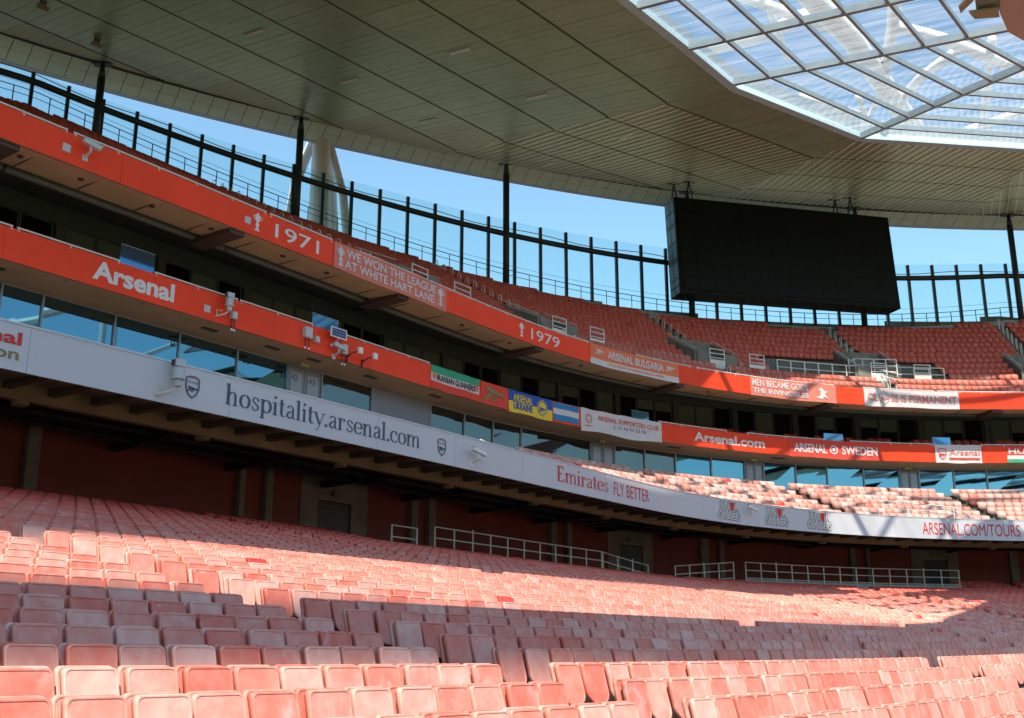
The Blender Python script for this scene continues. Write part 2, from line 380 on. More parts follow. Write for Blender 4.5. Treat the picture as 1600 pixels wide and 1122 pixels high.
def wall_between(pa, pb_):
    """wall-line points whose azimuth lies between two plan points"""
    a0 = math.atan2(pa[0], pa[1]); a1 = math.atan2(pb_[0], pb_[1])
    return [tuple(p) for p in WL if a0+.004 < math.atan2(p[0], p[1]) < a1-.004]
def on_wall(p):
    a = math.atan2(p[0], p[1]); t = float(np.interp(a, _az, _tt)); return tuple(Wp(t))
F1i = TV[:2]*-32+NV[:2]*25.05
F1o = tuple(WL[1])
def along(pl, dxy):   # unit 3D in-plane vector over plan direction
    dxy = np.array(dxy)/np.hypot(*dxy); v = np.array([dxy[0], dxy[1], pz(pl, *dxy)-pz(pl, 0, 0)]); return v
facets = [
    (P1, TV[:2], F1i, c2i[:2], [F1i, tuple(c2i[:2]), on_wall(c2o)]+wall_between(F1o, on_wall(c2o))[::-1]+[F1o], 'plank', False),
    (P2, np.array([.773, .631])/np.hypot(.773, .631), c2i[:2], c3i[:2], None, 'plank', True),
    (P3, (c4i[:2]-c3i[:2])/np.hypot(*(c4i[:2]-c3i[:2])), c3i[:2], c4i[:2], None, 'plank', True),
    (P4, rot((c4i[:2]-c3i[:2])/np.hypot(*(c4i[:2]-c3i[:2])), R(-30)), c4i[:2], None, None, 'plank', True)]
poly2 = [tuple(c2i[:2]), tuple(c3i[:2]), on_wall(c3o)]+wall_between(on_wall(c2o), on_wall(c3o))[::-1]+[on_wall(c2o)]
poly3 = [tuple(c3i[:2]), tuple(c4i[:2]), on_wall(c4o)]+wall_between(on_wall(c3o), on_wall(c4o))[::-1]+[on_wall(c3o)]
f4e = c4i[:2]+facets[3][1]*14
poly4 = [tuple(c4i[:2]), tuple(f4e), tuple(WL[-2])]+wall_between(on_wall(c4o), tuple(WL[-2]))[::-1]+[on_wall(c4o)]
polys = [facets[0][4], poly2, poly3, poly4]
def area(p): return .5*sum(p[i][0]*p[(i+1) % len(p)][1]-p[(i+1) % len(p)][0]*p[i][1] for i in range(len(p)))
roof = thing('stadium_roof', 'underside of the curved stadium roof clad in long grey green planks', 'roof', (0, 75, ZE))
planks = []; joints = MB(); back = MB(); glints = MB()
for fi, (pl, d, base, _, _, mname, bright) in enumerate(facets):
    poly = [tuple(map(float, q)) for q in polys[fi]]
    if area(poly) < 0: poly = poly[::-1]
    nrm = np.array([-d[1], d[0]])
    if (np.mean(poly, axis=0)-np.array(base))@nrm < 0: nrm = -nrm
    O = np.array(base, float) if fi else np.array(F1i, float)
    uv = [((np.array(q)-O)@d, (np.array(q)-O)@nrm) for q in poly]
    u0, u1 = min(q[0] for q in uv), max(q[0] for q in uv); v0, v1 = 0, max(q[1] for q in uv)
    back.add([(q[0], q[1], pz(pl, *q)+.07) for q in poly], [tuple(range(len(poly)))])
    def W2(u, v): return tuple(O+d*u+nrm*v)
    def clipped(rect):
        pg = [W2(*q) for q in rect]
        if area(pg) < 0: pg = pg[::-1]
        for i in range(len(poly)):
            pg = clip(pg, poly[i], poly[(i+1) % len(poly)])
            if len(pg) < 3: return None
        return pg if abs(area(pg)) > .02 else None
    vv = 0.05; jv = [v0]
    while jv[-1] < v1: jv.append(jv[-1]+4.45 if len(jv) > 1 else 4.69)
    pw = .60
    for j in range(len(jv)-1):
        a, b = jv[j]+.09, jv[j+1]-.09
        if j > 0:
            pg = clipped([(u0, jv[j]-.09), (u1, jv[j]-.09), (u1, jv[j]+.09), (u0, jv[j]+.09)])
            if pg: joints.add([(q[0], q[1], pz(pl, *q)+.035) for q in pg], [tuple(range(len(pg)))])
        u = math.floor(u0/pw)*pw
        while u < u1:
            pg = clipped([(u+.008, a), (u+pw-.008, a), (u+pw-.008, b), (u+.008, b)])
            if pg:
                jit = rng.uniform(-.006, .006)
                n_ = len(pg); vs = [(q[0], q[1], pz(pl, *q)+jit+.012*0) for q in pg]+[(q[0], q[1], pz(pl, *q)+.06) for q in pg]
                fs = [tuple(range(n_)), tuple(reversed(range(n_, 2*n_)))]+[(i, (i+1) % n_, n_+(i+1) % n_, n_+i) for i in range(n_)]
                c = np.mean([v[:3] for v in vs[:n_]], axis=0); px, py, dd = project(c)
                vis = -60 < px < 1660 and -60 < py < 420
                planks.append(((abs(area(pg))*1e3/dd**2*(c[2]/dd) if vis else 0), vs, fs, fi))
            if bright and not (fi == 1 and j == 0):  # glint strips painted in between the planks
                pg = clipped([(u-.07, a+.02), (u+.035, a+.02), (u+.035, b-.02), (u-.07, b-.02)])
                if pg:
                    n_ = len(pg); glints.add([(q[0], q[1], pz(pl, *q)-.035) for q in pg]+[(q[0], q[1], pz(pl, *q)-.01) for q in pg],
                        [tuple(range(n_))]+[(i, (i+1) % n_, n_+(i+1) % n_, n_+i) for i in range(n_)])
            u += pw
planks.sort(key=lambda q: -q[0])
for q in planks[:300]:
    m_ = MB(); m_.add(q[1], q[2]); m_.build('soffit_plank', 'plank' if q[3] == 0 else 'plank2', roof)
m_ = MB()
for q in planks[300:]: m_.add(q[1], q[2])
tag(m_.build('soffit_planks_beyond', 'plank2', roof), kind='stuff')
joints.build('soffit_joint', 'joint', roof)
back.build('roof_deck', 'black', roof)
tag(glints.build('painted_glint', 'glint', roof), kind='stuff')
# eave: small pale tiles falling outwards from the wall line, then a pale edge strip
nt_ = 0; tile_len = 1.12; t = 1.0; eave_stuff = MB(); k = 0
edge = MB(); ev = []; e1b = MB()
def eave_w(t): return float(np.interp(t, [25, 60, 90, 125], [2.6, 2.1, 1.75, 1.7]))
def EP(t, w_):   # eave surface point
    n2, d2 = Wnrm(t); p = Wp(t); return (p[0]+n2[0]*w_, p[1]+n2[1]*w_, ZE+.0-.40*w_)
while t < WLs[-1]-2:
    for r_ in range(2):
        ww = eave_w(t)*.86; a, b = ww*(.03+.49*r_), ww*(.495+.49*r_)
        g = .045; t1 = t+tile_len-g
        vs = [EP(t, a), EP(t1, a), EP(t1, b), EP(t, b)]; vs2 = [(x, y, z+.05) for x, y, z in vs]
        jz = rng.uniform(-.008, .008); vs = [(x, y, z+jz) for x, y, z in vs]
        if nt_ < 290: m_ = MB(); m_.hexa(vs+vs2); m_.build('eave_tile', 'tile', roof); nt_ += 1
        else: eave_stuff.hexa(vs+vs2)
    t += tile_len
ts = np.arange(.6, WLs[-1]-.6, 1.0)
for i in range(len(ts)-1):
    a, b = ts[i], ts[i+1]; wa, wb = eave_w(a), eave_w(b)
    q = [EP(a, wa*.87), EP(b, wb*.87), EP(b, wb), EP(a, wa)]
    edge.hexa(q+[(x, y, z+.35) for x, y, z in q])
    # dark gutter line between soffit and tiles
    q = [EP(a, -.10), EP(b, -.10), EP(b, .03), EP(a, .03)]
    e1b.hexa([(x, y, z-.05) for x, y, z in q]+[(x, y, z+.1) for x, y, z in q])
    q = [EP(a, .0), EP(b, .0), EP(b, wb*.9), EP(a, wa*.9)]
    back.v = back.v
edge.build('eave_edge_strip', 'eave_edge', roof); e1b.build('eave_gutter', 'joint', roof)
if eave_stuff.v: tag(eave_stuff.build('eave_tiles_beyond', 'tile', roof), kind='stuff')
m_ = MB()
for i in range(len(ts)-1):
    a, b = ts[i], ts[i+1]
    q = [EP(a, -.3), EP(b, -.3), EP(b, eave_w(b)*.95), EP(a, eave_w(a)*.95)]
    m_.hexa([(x, y, z+.06) for x, y, z in q]+[(x, y, z+1.2) for x, y, z in q])
m_.build('eave_deck', 'eave_edge', roof)
# thick opaque deck above the soffit so the roof casts real shade
m_ = MB()
for fi, pg in enumerate(polys):
    pg = [tuple(map(float, q)) for q in pg]; n_ = len(pg); pl = facets[fi][0]
    m_.add([(q[0], q[1], pz(pl, *q)+.09) for q in pg]+[(q[0], q[1], pz(pl, *q)+1.3) for q in pg],
           [tuple(range(n_)), tuple(reversed(range(n_, 2*n_)))]+[(i, (i+1) % n_, n_+(i+1) % n_, n_+i) for i in range(n_)])
m_.build('roof_covering', 'grey_steel', roof)
eb = MB()
for i in range(len(ts)-1):
    a, b = ts[i], ts[i+1]; q = [EP(a, .0), EP(b, .0), EP(b, eave_w(b)*.87), EP(a, eave_w(a)*.87)]
    eb.hexa([(x, y, z+.045) for x, y, z in q]+[(x, y, z+.07) for x, y, z in q])
eb.build('eave_backing', 'joint', roof)
# recessed luminaires in the soffit
for x, y in ((718, 80), (669, 188), (545, 126), (398, 51), (838, 151), (979, 212), (1127, 265), (1466, 297), (855, 257)):
    pl = P1 if x < 850 or y < 190 else (P2 if x < 1200 else P3)
    c = ip(pl, x, y); d_ = along(pl, pe[:2]) if pl is P1 else along(pl, [-.5, .86]); e_ = along(pl, d1[:2])
    q = [c-d_*.75-e_*.13, c+d_*.75-e_*.13, c+d_*.75+e_*.13, c-d_*.75+e_*.13]
    m_ = MB(); m_.hexa([v-np.array([0, 0, .05]) for v in q]+[v+np.array([0, 0, .03]) for v in q]); m_.build('soffit_light', 'white_paint', roof)

# ------------------------------------------------------------------ glazed inner roof
glz = thing('glazed_roof', 'clear corrugated inner roof on a grid of grey steel beams', 'glazed roof', (20, 55, 31))
def tnz(a, p): x, y = TV[:2]*a+NV[:2]*p; return np.array([x, y, pz(P1, x, y)])
NJ = 10
grid = []
for a in (37.1, 42.4, 47.68, 52.95): grid.append([tnz(a, 24.75-2.13*j+.03*0) for j in range(NJ)])
b3a, b3b = np.array([22.62, 65.34, 32.92]), np.array([27.28, 52.69, 30.66])
grid.append([b3a+(b3b-b3a)*j/6. for j in range(NJ)])
d34 = (c4i-c3i)/np.linalg.norm(c4i-c3i)
b3b2 = [np.array([bp(x, y, 1.)*1.0 for x, y in ((1600, 209),)])]
grid.append([grid[-1][j]+np.array([11.6, 1.45, -.1-.0*j]) for j in range(NJ)])
grid.append([grid[-1][j]+np.array([10.5, -3.2, -.05]) for j in range(NJ)])
for i in range(len(grid)-1):
    for j in range(NJ-1):
        q = [grid[i][j], grid[i+1][j], grid[i+1][j+1], grid[i][j+1]]
        wdt = np.linalg.norm(q[1]-q[0]); nr = max(6, int(wdt/.11)); vs = []; fs = []
        for k in range(nr+1):
            f = .01+.98*k/nr; h = .045*(1 if k % 2 else -1)+.22
            a_ = q[0]*(1-f)+q[1]*f; b_ = q[3]*(1-f)+q[2]*f
            vs += [a_+[0, 0, h], b_+[0, 0, h]]
            if k: fs.append((2*k-2, 2*k, 2*k+1, 2*k-1))
        m_ = MB(); m_.add(vs, fs); m_.build('polycarbonate_sheet', 'poly', glz)
for i in range(len(grid)):
    m_ = MB()
    for j in range(NJ-1): m_.bar(grid[i][j], grid[i][j+1], .24, .40)
    m_.build('radial_beam', 'edge_steel', glz)
for j in range(1, NJ):
    for i in range(len(grid)-1):
        m_ = MB(); m_.bar(grid[i][j]+[0, 0, .003], grid[i+1][j]+[0, 0, .003], .15, .30); m_.build('cross_beam', 'edge_steel', glz)
m_ = MB()
inner = [tnz(-32, 25.0), tnz(42.4, 25.0), tnz(47.68, 25.0), c2i, c3i, c4i, c4i+np.array([10, -4.5, -.2])]
for i in range(len(inner)-1):
    a_, b_ = np.array(inner[i]), np.array(inner[i+1]); m_.bar(a_+[0, 0, .05], b_+[0, 0, .05], .50, .36); m_.bar(a_+[0, 0, .28], b_+[0, 0, .28], .2, .12)
m_.build('edge_gutter_beam', 'gutter', glz)
# white tubular trusses over the glazing
tr = thing('roof_truss', 'white tubular roof truss seen blurred through the corrugated glazing', 'truss', (20, 55, 36))
def tubeobj(name, pts, r, m, parent, n=10, smooth=True): 
    q = MB(); q.tube(pts, r, n); return q.build(name, m, parent, smooth=smooth)
def hp(x, y, H): return bp(x, y, H)
tubeobj('main_chord', [hp(1215, -60, 40), hp(1330, 60, 40), hp(1420, 190, 40), hp(1470, 260, 40)], .75, 'truss', tr)
tubeobj('diagonal', [hp(1400, -30, 41), hp(1395, 40, 41), hp(1380, 130, 40)], .42, 'truss', tr)
tubeobj('diagonal', [hp(1395, 40, 41), hp(1470, 60, 41), hp(1560, 95, 40.5), hp(1660, 130, 40)], .42, 'truss', tr)
tubeobj('diagonal', [hp(1500, 75, 41), hp(1440, 120, 40.5), hp(1400, 165, 40)], .36, 'truss', tr)
tubeobj('diagonal', [hp(1330, 55, 40), hp(1230, 20, 41), hp(1120, -20, 42)], .38, 'truss', tr)
tubeobj('diagonal', [hp(1340, 150, 39), hp(1355, 185, 38.5), hp(1375, 150, 39)], .25, 'truss', tr)
tubeobj('diagonal', [hp(1250, 150, 39), hp(1352, 182, 38.5)], .28, 'truss', tr)
tubeobj('lower_chord', [hp(1020, 95, 42), hp(1180, 60, 42), hp(1300, 5, 42)], .5, 'truss', tr)
tubeobj('lower_chord', [hp(1300, 235, 40), hp(1480, 215, 40), hp(1640, 160, 40)], .35, 'truss', tr)
tubeobj('web_tube', [hp(1550, 60, 41), hp(1530, 240, 40)], .3, 'truss', tr)
tubeobj('web_tube', [hp(1190, -20, 42), hp(1230, 90, 41)], .25, 'truss', tr)

# ------------------------------------------------------------------ opaque slabs added out of view to cast shade bands, and the walkway
def deck(name, label, pts, z0, z1, m='pinkclad'):
    n_ = len(pts); q = MB()
    vs = [(*(TV[:2]*a+NV[:2]*p), z0) for a, p in pts]+[(*(TV[:2]*a+NV[:2]*p), z1) for a, p in pts]
    q.add(vs, [tuple(range(n_)), tuple(reversed(range(n_, 2*n_)))]+[(i, (i+1) % n_, n_+(i+1) % n_, n_+i) for i in range(n_)])
    return tag(q.build(name, m), label, 'roof deck')
def w2tp(x, y): return (x*TV[0]+y*TV[1], x*NV[0]+y*NV[1])
pk = [bp(x, y, 29.0)[:2] for x, y in ((1562, -2), (1562, 20), (1575, 50), (1600, 64), (1660, 95))]
pk = [w2tp(*q) for q in pk]
deck('added_shade_slab', 'narrow grey slab added out of view to shade the middle rows, nearer the camera',
     [(-70, -5.6), (54, -5.6), (54, 5.6), (47.7, 4.7), (41.6, 3.9), (35, 2.9), (26.4, .9), (18, -.7), (9.6, -1.15), (4.6, -1.5), (.5, -1.6), (-1.7, -1.5), (-70, -1.5)], 32.0, 32.8, 'grey_steel')  # unseen slab added, outline traced back from the shade on the seats
deck('added_shade_slab', 'long grey slab added out of view to shade the rear rows and white board', [(-70, 5.6), (-7, 5.7), (0, 6.5), (8, 6.5), (16, 7.4), (28, 9.2), (35, 10.4), (43.5, 10.4), (43.9, 13), (42, 15.8), (-70, 15.8)], 32.0, 32.8, 'grey_steel')
deck('truss_walkway', 'pinkish clad roof walkway with a faceted edge in the top right corner', [pk[4], pk[3], pk[2], pk[1], pk[0], (pk[0][0]+1, pk[0][1]-4), (pk[4][0]+3, pk[4][1]-7)], 29.0, 29.8)
# tan box with flaps hung under the walkway edge
tb = thing('camera_gantry', 'tan gantry box with open flaps under the roof in the top right corner', 'gantry', bp(1535, 5, 29.2))
def ph(pts, z, th, name, m, parent):
    a = [bp(x, y, z) for x, y in pts]; q = MB(); n_ = len(a)
    q.add(a+[v+np.array([0, 0, th]) for v in a], [tuple(range(n_)), tuple(reversed(range(n_, 2*n_)))]+[(i, (i+1) % n_, n_+(i+1) % n_, n_+i) for i in range(n_)])
    return q.build(name, m, parent)
ph([(1522, -14), (1561, -14), (1561, 20), (1526, 20)], 29.0, .5, 'box_body', 'concrete_dk', tb)
ph([(1514, 20), (1560, 14), (1562, 27), (1523, 30)], 28.7, .12, 'flap', 'tan', tb)
ph([(1498, 12), (1516, -6), (1521, 2), (1501, 21)], 28.7, .12, 'flap', 'tan', tb)
# ------------------------------------------------------------------ tall columns, glass wall, outer tripod
for i, (x, y) in enumerate(((160, 102), (470, 185), (790, 255), (1072, 300), (1334, 326), (1574, 335))):
    t, _ = wall_hit(x, y); p = Wp(t); n2, d2 = Wnrm(t); p = p-n2*.12
    lab = ['dark steel column at the far left with seats hidden behind the fascia', 'dark steel column in front of the white tripod leg', 'dark steel column standing free left of the big screen',
           'dark steel column behind the left end of the big screen', 'dark steel column behind the right end of the big screen', 'dark steel column at the far right under the eaves'][i]
    c = thing('steel_column', lab, 'column', (p[0], p[1], zb(t)), 'columns carrying the roof edge')
    r_ = .24
    tubeobj('shaft', [(p[0], p[1], zb(t)-.6), (p[0], p[1], ZE-1.0)], r_, 'dark_steel', c, 12)
    tubeobj('tapered_head', [(p[0], p[1], ZE-1.0), (p[0], p[1], ZE-.12)], [r_, .12], 'dark_steel', c, 12)
    m_ = MB(); m_.bar((p[0]-.55, p[1], ZE-.09), (p[0]+.55, p[1], ZE-.09), .5, .06); m_.build('cap_plate', 'dark_steel', c)
gw = thing('glass_wind_wall', 'row of clear glass panes on dark posts around the top of the stand', 'glass wall', (*Wp(60), zb(60)))
pt0, _ = wall_hit(804, 447)
tpost = [pt0+2.08*k for k in range(-40, 45) if 1 < pt0+2.08*k < WLs[-1]-2]
for t in tpost:
    p = Wp(t); m_ = MB(); n2, d2 = Wnrm(t); hw = .10
    a = [(p[0]+n2[0]*u*.11+d2[0]*v*hw, p[1]+n2[1]*u*.11+d2[1]*v*hw) for u, v in ((-1, -1), (-1, 1), (1, 1), (1, -1))]
    m_.hexa([(x, y, zb(t)-.15) for x, y in a]+[(x, y, zt(t)) for x, y in a]); m_.build('post', 'dark_steel', gw)
for t in tpost[:-1]:
    m_ = MB(); a, b = t+.05, t+2.03; n2, d2 = Wnrm(t); q = []
    for tt in (a, b):
        p = Wp(tt)+n2*.14; q.append((p[0], p[1]))
    m_.add([(*q[0], zb(a)), (*q[1], zb(b)), (*q[1], zt(b)+.12), (*q[0], zt(a)+.12)], [(0, 1, 2, 3)]); m_.build('glass_pane', 'screen_glass', gw)
def zbeam(t): return zt(t)-.19*(zt(t)-zb(t))-.12
m_ = MB(); m_.tube([(*(Wp(t)-Wnrm(t)[0]*.02), zbeam(t)) for t in np.arange(1, WLs[-1]-2, 1.04)], .215, 8); m_.build('top_beam', 'dark_steel', gw, smooth=True)
def wline(h, r_, name, m='dark_steel', off=-.75):
    q = MB(); q.tube([(*(Wp(t)+Wnrm(t)[0]*off), zb(t)+h) for t in np.arange(1, WLs[-1]-2, 1.04)], r_, 5); q.build(name, m, gw)
wline(1.02, .03, 'hand_rail', off=-.3); wline(.62, .022, 'hand_rail', off=-.3); wline(1.6, .012, 'wire', off=.2)
m_ = MB()
for t in tpost[:-1]:
    for f in (1.04,):
        p = Wp(t+f)-Wnrm(t+f)[0]*.3; m_.bar((p[0], p[1], zb(t+f)-.1), (p[0], p[1], zb(t+f)+1.04), .05, .05)
m_.build('rail_stanchion', 'dark_steel', gw)
m_ = MB(); rodlo = [t for i, t in enumerate(tpost[:-1]) if (i//5) % 2 == 0]
m_.tube([(*(Wp(t)-Wnrm(t)[0]*.05), zbeam(t)+.42+.1*math.sin(t*.7)) for t in np.arange(40, WLs[-1]-8, 1.04)], .03, 5); m_.build('cable_tray', 'dark_steel', gw)
# kerb in front of the glass wall
m_ = MB(); tt = np.arange(1, WLs[-1]-2, 1.04)
for i in range(len(tt)-1):
    a, b = tt[i], tt[i+1]; na, nb = Wnrm(a)[0], Wnrm(b)[0]; pa, pb2 = Wp(a), Wp(b)
    lo = -1.3; 
    m_.hexa([(*(pa-na*.5), zb(a)+lo), (*(pb2-nb*.5), zb(b)+lo), (*(pb2+nb*.4), zb(b)+lo), (*(pa+na*.4), zb(a)+lo), (*(pa-na*.5), zb(a)-.12), (*(pb2-nb*.5), zb(b)-.12), (*(pb2+nb*.4), zb(b)), (*(pa+na*.4), zb(a))])
tag(m_.build('kerb_wall', 'grey_kerb'), 'low grey concrete kerb below the glass panes at the top row', 'kerb')
# outer tripod
tp = thing('tripod_support', 'white tapered tripod legs holding the roof behind the glass', 'roof support', bp(500, 330, 27))
top = np.array(bp(503, 205, 35.4))*1.0; top = top*1.02
for x, y, d_, r0, r1 in ((450, 360, 1.05, .30, .42), (498, 400, 1.02, .60, .85), (518, 400, 1.10, .42, .62), (545, 400, 1.06, .25, .36)):
    r_ = ray(x, y); fpt = r_/np.hypot(r_[0], r_[1])*np.hypot(top[0], top[1])*d_
    tubeobj('leg', [top+np.array([(x-500)*.006, 0, .3]), (top+fpt)/2+np.array([(x-500)*.012, 0, 0]), fpt, fpt+(fpt-top)*.5], [r0, (r0+r1)/2, r1, r1], 'truss', tp, 16)
tubeobj('hub', [top+np.array([0, 0, -.2]), top+np.array([0, 0, 1.2])], [.62, 1.3], 'truss', tp, 18)

# ------------------------------------------------------------------ big screen
A = np.array([12.18, 77, 33.79]); B = np.array([29.6, 81.05, 33.8]); D_ = np.array([12.32, 76.5, 26.02]); C_ = np.array([29.72, 80.5, 26.08])
dn = np.array([-.226, .974, .05])*2.0
sc = thing('video_screen', 'huge blank black video screen hanging from the roof edge', 'screen', tuple((A+C_)/2))
m_ = MB(); m_.hexa([D_, C_, C_+dn, D_+dn, A, B, B+dn, A+dn]); m_.build('casing', 'screen_case', sc)
def on_face(u, v, out=.03):
    return (A*(1-u)+B*u)*(1-v)+(D_*(1-u)+C_*u)*v - dn/2.0*out
# display modules, tight to each other
nu_, nv_ = 14, 7
for i in range(nu_):
    for j in range(nv_):
        u0, u1 = .012+.976*i/nu_, .012+.976*(i+1)/nu_-.0006; v0, v1 = .03+.93*j/nv_, .03+.93*(j+1)/nv_-.0012
        q = MB(); f = [on_face(u0, v1, .05), on_face(u1, v1, .05), on_face(u1, v0, .05), on_face(u0, v0, .05)]; g = [on_face(u0, v1, .01), on_face(u1, v1, .01), on_face(u1, v0, .01), on_face(u0, v0, .01)]
        q.hexa([f[0], f[1], g[1], g[0], f[3], f[2], g[2], g[3]]); q.build('display_module', 'screen', sc)
for k, (u0, u1) in enumerate(((0, .5), (.5, 1))):
    pass
hs = [0, .14, .27, .30, .47, .64, .67, .84, .92, 1]
for i in range(len(hs)-1):
    for k in range(2):
        a0, a1 = .06+.45*k, .47+.47*k
        def sp_(h, a, out): return A*(1-h)+D_*h+dn*a-np.array([.97, .22, 0])*out
        q = MB(); f = [sp_(hs[i]+.006, a0, .04), sp_(hs[i+1]-.006, a0, .04), sp_(hs[i+1]-.006, a1, .04), sp_(hs[i]+.006, a1, .04)]
        q.hexa([sp_(hs[i]+.006, a0, .005), sp_(hs[i+1]-.006, a0, .005), sp_(hs[i+1]-.006, a1, .005), sp_(hs[i]+.006, a1, .005)]+f); q.build('side_panel', 'screen_side', sc)
m_ = MB()
for k in range(18):
    u = (k+.3)/18; p = (D_*(1-u)+C_*u); m_.bar(p+dn*.08-np.array([0, 0, .02]), p+dn*.97+np.array([.9, .2, -.02]) if k < 17 else p+dn*.97-np.array([0, 0, .02]), .03, .03)
m_.build('underside_rib', 'screen_side', sc)
for hx, hy in ((1064, 298), (1080, 296), (1318, 325), (1333, 320)):
    u = (hx-1053)/334.; p = A*(1-u)+B*u+dn*(.7 if hx in (1064, 1318) else .25); zt_ = pz(P2 if hx < 1200 else P3, p[0], p[1])
    m_ = MB()
    for s_ in (-.28, .28): m_.bar((p[0]+s_, p[1], p[2]-.1), (p[0], p[1], min(zt_, p[2]+2.0)), .09, .09)
    m_.bar((p[0]-.5, p[1], min(zt_, p[2]+2.0)), (p[0]+.5, p[1], min(zt_, p[2]+2.0)), .25, .08)
    m_.build('hanger', 'dark_steel', sc)

# ------------------------------------------------------------------ the stands on the other sides of the pitch
def opp(phi, out):     # plan point on an oval ring, out = metres outside the front row
    ca, sa = math.cos(phi), math.sin(phi); a, b = 62+out, 42+out; q = 2.6
    r_ = 1/((abs(ca)/a)**q+(abs(sa)/b)**q)**(1/q)
    return TV*(-4+r_*ca)+NV*(-39+r_*sa)
ob = thing('opposite_stand', 'red seated stands with white roof on the far sides of the pitch', 'stand', tuple(TV*-4+NV*-100))
PH = [R(a) for a in range(118, 371, 4)]
def ring(name, prof, m):
    vs = []; n = len(prof)
    for ph_ in PH:
        for o_, z in prof: p_ = opp(ph_, o_); vs.append((p_[0], p_[1], z))
    q = MB(); q.add(vs, [(i*n+j, i*n+j+1, (i+1)*n+j+1, (i+1)*n+j) for i in range(len(PH)-1) for j in range(n-1)]); return q.build(name, m, ob)
M['far_seats'] = mat('distant_red_seating', (.34, .10, .08), .7, noise=.15, nscale=.5)
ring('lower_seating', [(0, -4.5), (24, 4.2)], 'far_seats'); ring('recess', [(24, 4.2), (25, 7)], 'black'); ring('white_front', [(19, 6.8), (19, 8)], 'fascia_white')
ring('middle_seating', [(19, 8), (29, 11)], 'far_seats'); ring('lounge_band', [(30, 11), (30, 13)], 'grey_panel'); ring('red_front', [(28, 13), (28, 14.3)], 'fascia_red')
ring('box_band', [(33, 14.3), (33, 18)], 'facade'); ring('upper_front', [(26, 16.5), (26, 17.6)], 'fascia_red'); ring('upper_seating', [(26, 17.6), (46, 29)], 'far_seats')
ring('roof_underside', [(26, 32.4), (44, 35.6)], 'plank'); ring('roof_top', [(26, 33.2), (44, 36.6)], 'grey_steel'); ring('roof_edge', [(44, 35.6), (47, 36), (44, 36.6)], 'tile')
for k_, ph_ in enumerate(np.linspace(R(128), R(360), 15)):
    p0_ = opp(ph_, 46); p1_ = opp(ph_, 16); m_ = MB()
    m_.tube([(p0_[0], p0_[1], 36.5), (*((p0_*.5+p1_*.5)[:2]), 41.5), (p1_[0], p1_[1], 43)], .55, 8); m_.tube([(p0_[0], p0_[1], 36.5), (*((p0_*.4+p1_*.6)[:2]), 34.5), (p1_[0], p1_[1], 33)], .45, 8)
    m_.tube([(p1_[0], p1_[1], 43), (p1_[0], p1_[1], 33)], .4, 8); m_.tube([(*((p0_*.5+p1_*.5)[:2]), 41.5), (p1_[0], p1_[1], 33)], .3, 8); m_.build('roof_truss_frame', 'truss', ob)
for z_, r0_ in ((43, .7), (33, .6)):
    m_ = MB(); m_.tube([(*opp(ph_, 16)[:2], z_) for ph_ in np.linspace(R(128), R(360), 60)], r0_, 8); m_.build('truss_chord', 'truss', ob)

# ------------------------------------------------------------------ flat marks and lettering on the bowl fronts
def lf(s, o): return (C(s+.2, o)-C(s-.2, o)).length/.4
class Flat:
    """thin raised marks on a curved front: u metres along the front, v metres up"""
    def __init__(s, s0, o, z0): s.s0, s.o, s.z0 = s0, o, z0; s.k = lf(s0, o); s.mb = MB(); s.layer = 0
    def P(s, u, v, d): return C(s.s0+u/s.k, s.o-d, s.z0+v)
    def poly(s, pts, d=None):
        s.layer += 1; d = (.012+.0012*s.layer) if d is None else d; n = len(pts)
        vs = [s.P(u, v, d) for u, v in pts]+[s.P(u, v, .004) for u, v in pts]
        s.mb.add(vs, [tuple(range(n))]+[(i, (i+1) % n, n+(i+1) % n, n+i) for i in range(n)]); return s
    def stroke(s, pts, w, wv=None, closed=False):
        """pen stroke; w = width of horizontal parts, wv = width of vertical parts"""
        wv = w if wv is None else wv; s.layer += 1; d = .012+.0012*s.layer; n = len(pts); L = []; Rr = []
        for i, p in enumerate(pts):
            a = pts[(i-1) % n] if closed else pts[max(i-1, 0)]; b = pts[(i+1) % n] if closed else pts[min(i+1, n-1)]
            dx, dy = b[0]-a[0], b[1]-a[1]; q = math.hypot(dx, dy) or 1; dx /= q; dy /= q
            ww = (w+(wv-w)*abs(dy)**1.5)/2; L.append((p[0]-dy*ww, p[1]+dx*ww)); Rr.append((p[0]+dy*ww, p[1]-dx*ww))
        m = n if closed else n-1
        vs = [s.P(*q, d) for q in L]+[s.P(*q, d) for q in Rr]
        s.mb.add(vs, [(i, (i+1) % n, n+(i+1) % n, n+i) for i in range(m)]); return s
    def disc(s, u, v, r, n=20, ry=None): return s.poly([(u+r*math.cos(2*math.pi*i/n), v+(ry or r)*math.sin(2*math.pi*i/n)) for i in range(n)])
    def ring(s, u, v, r, w, n=24): return s.stroke([(u+r*math.cos(2*math.pi*i/n), v+r*math.sin(2*math.pi*i/n)) for i in range(n)], w, closed=True)
    def build(s, name, m, parent): return s.mb.build(name, m, parent)
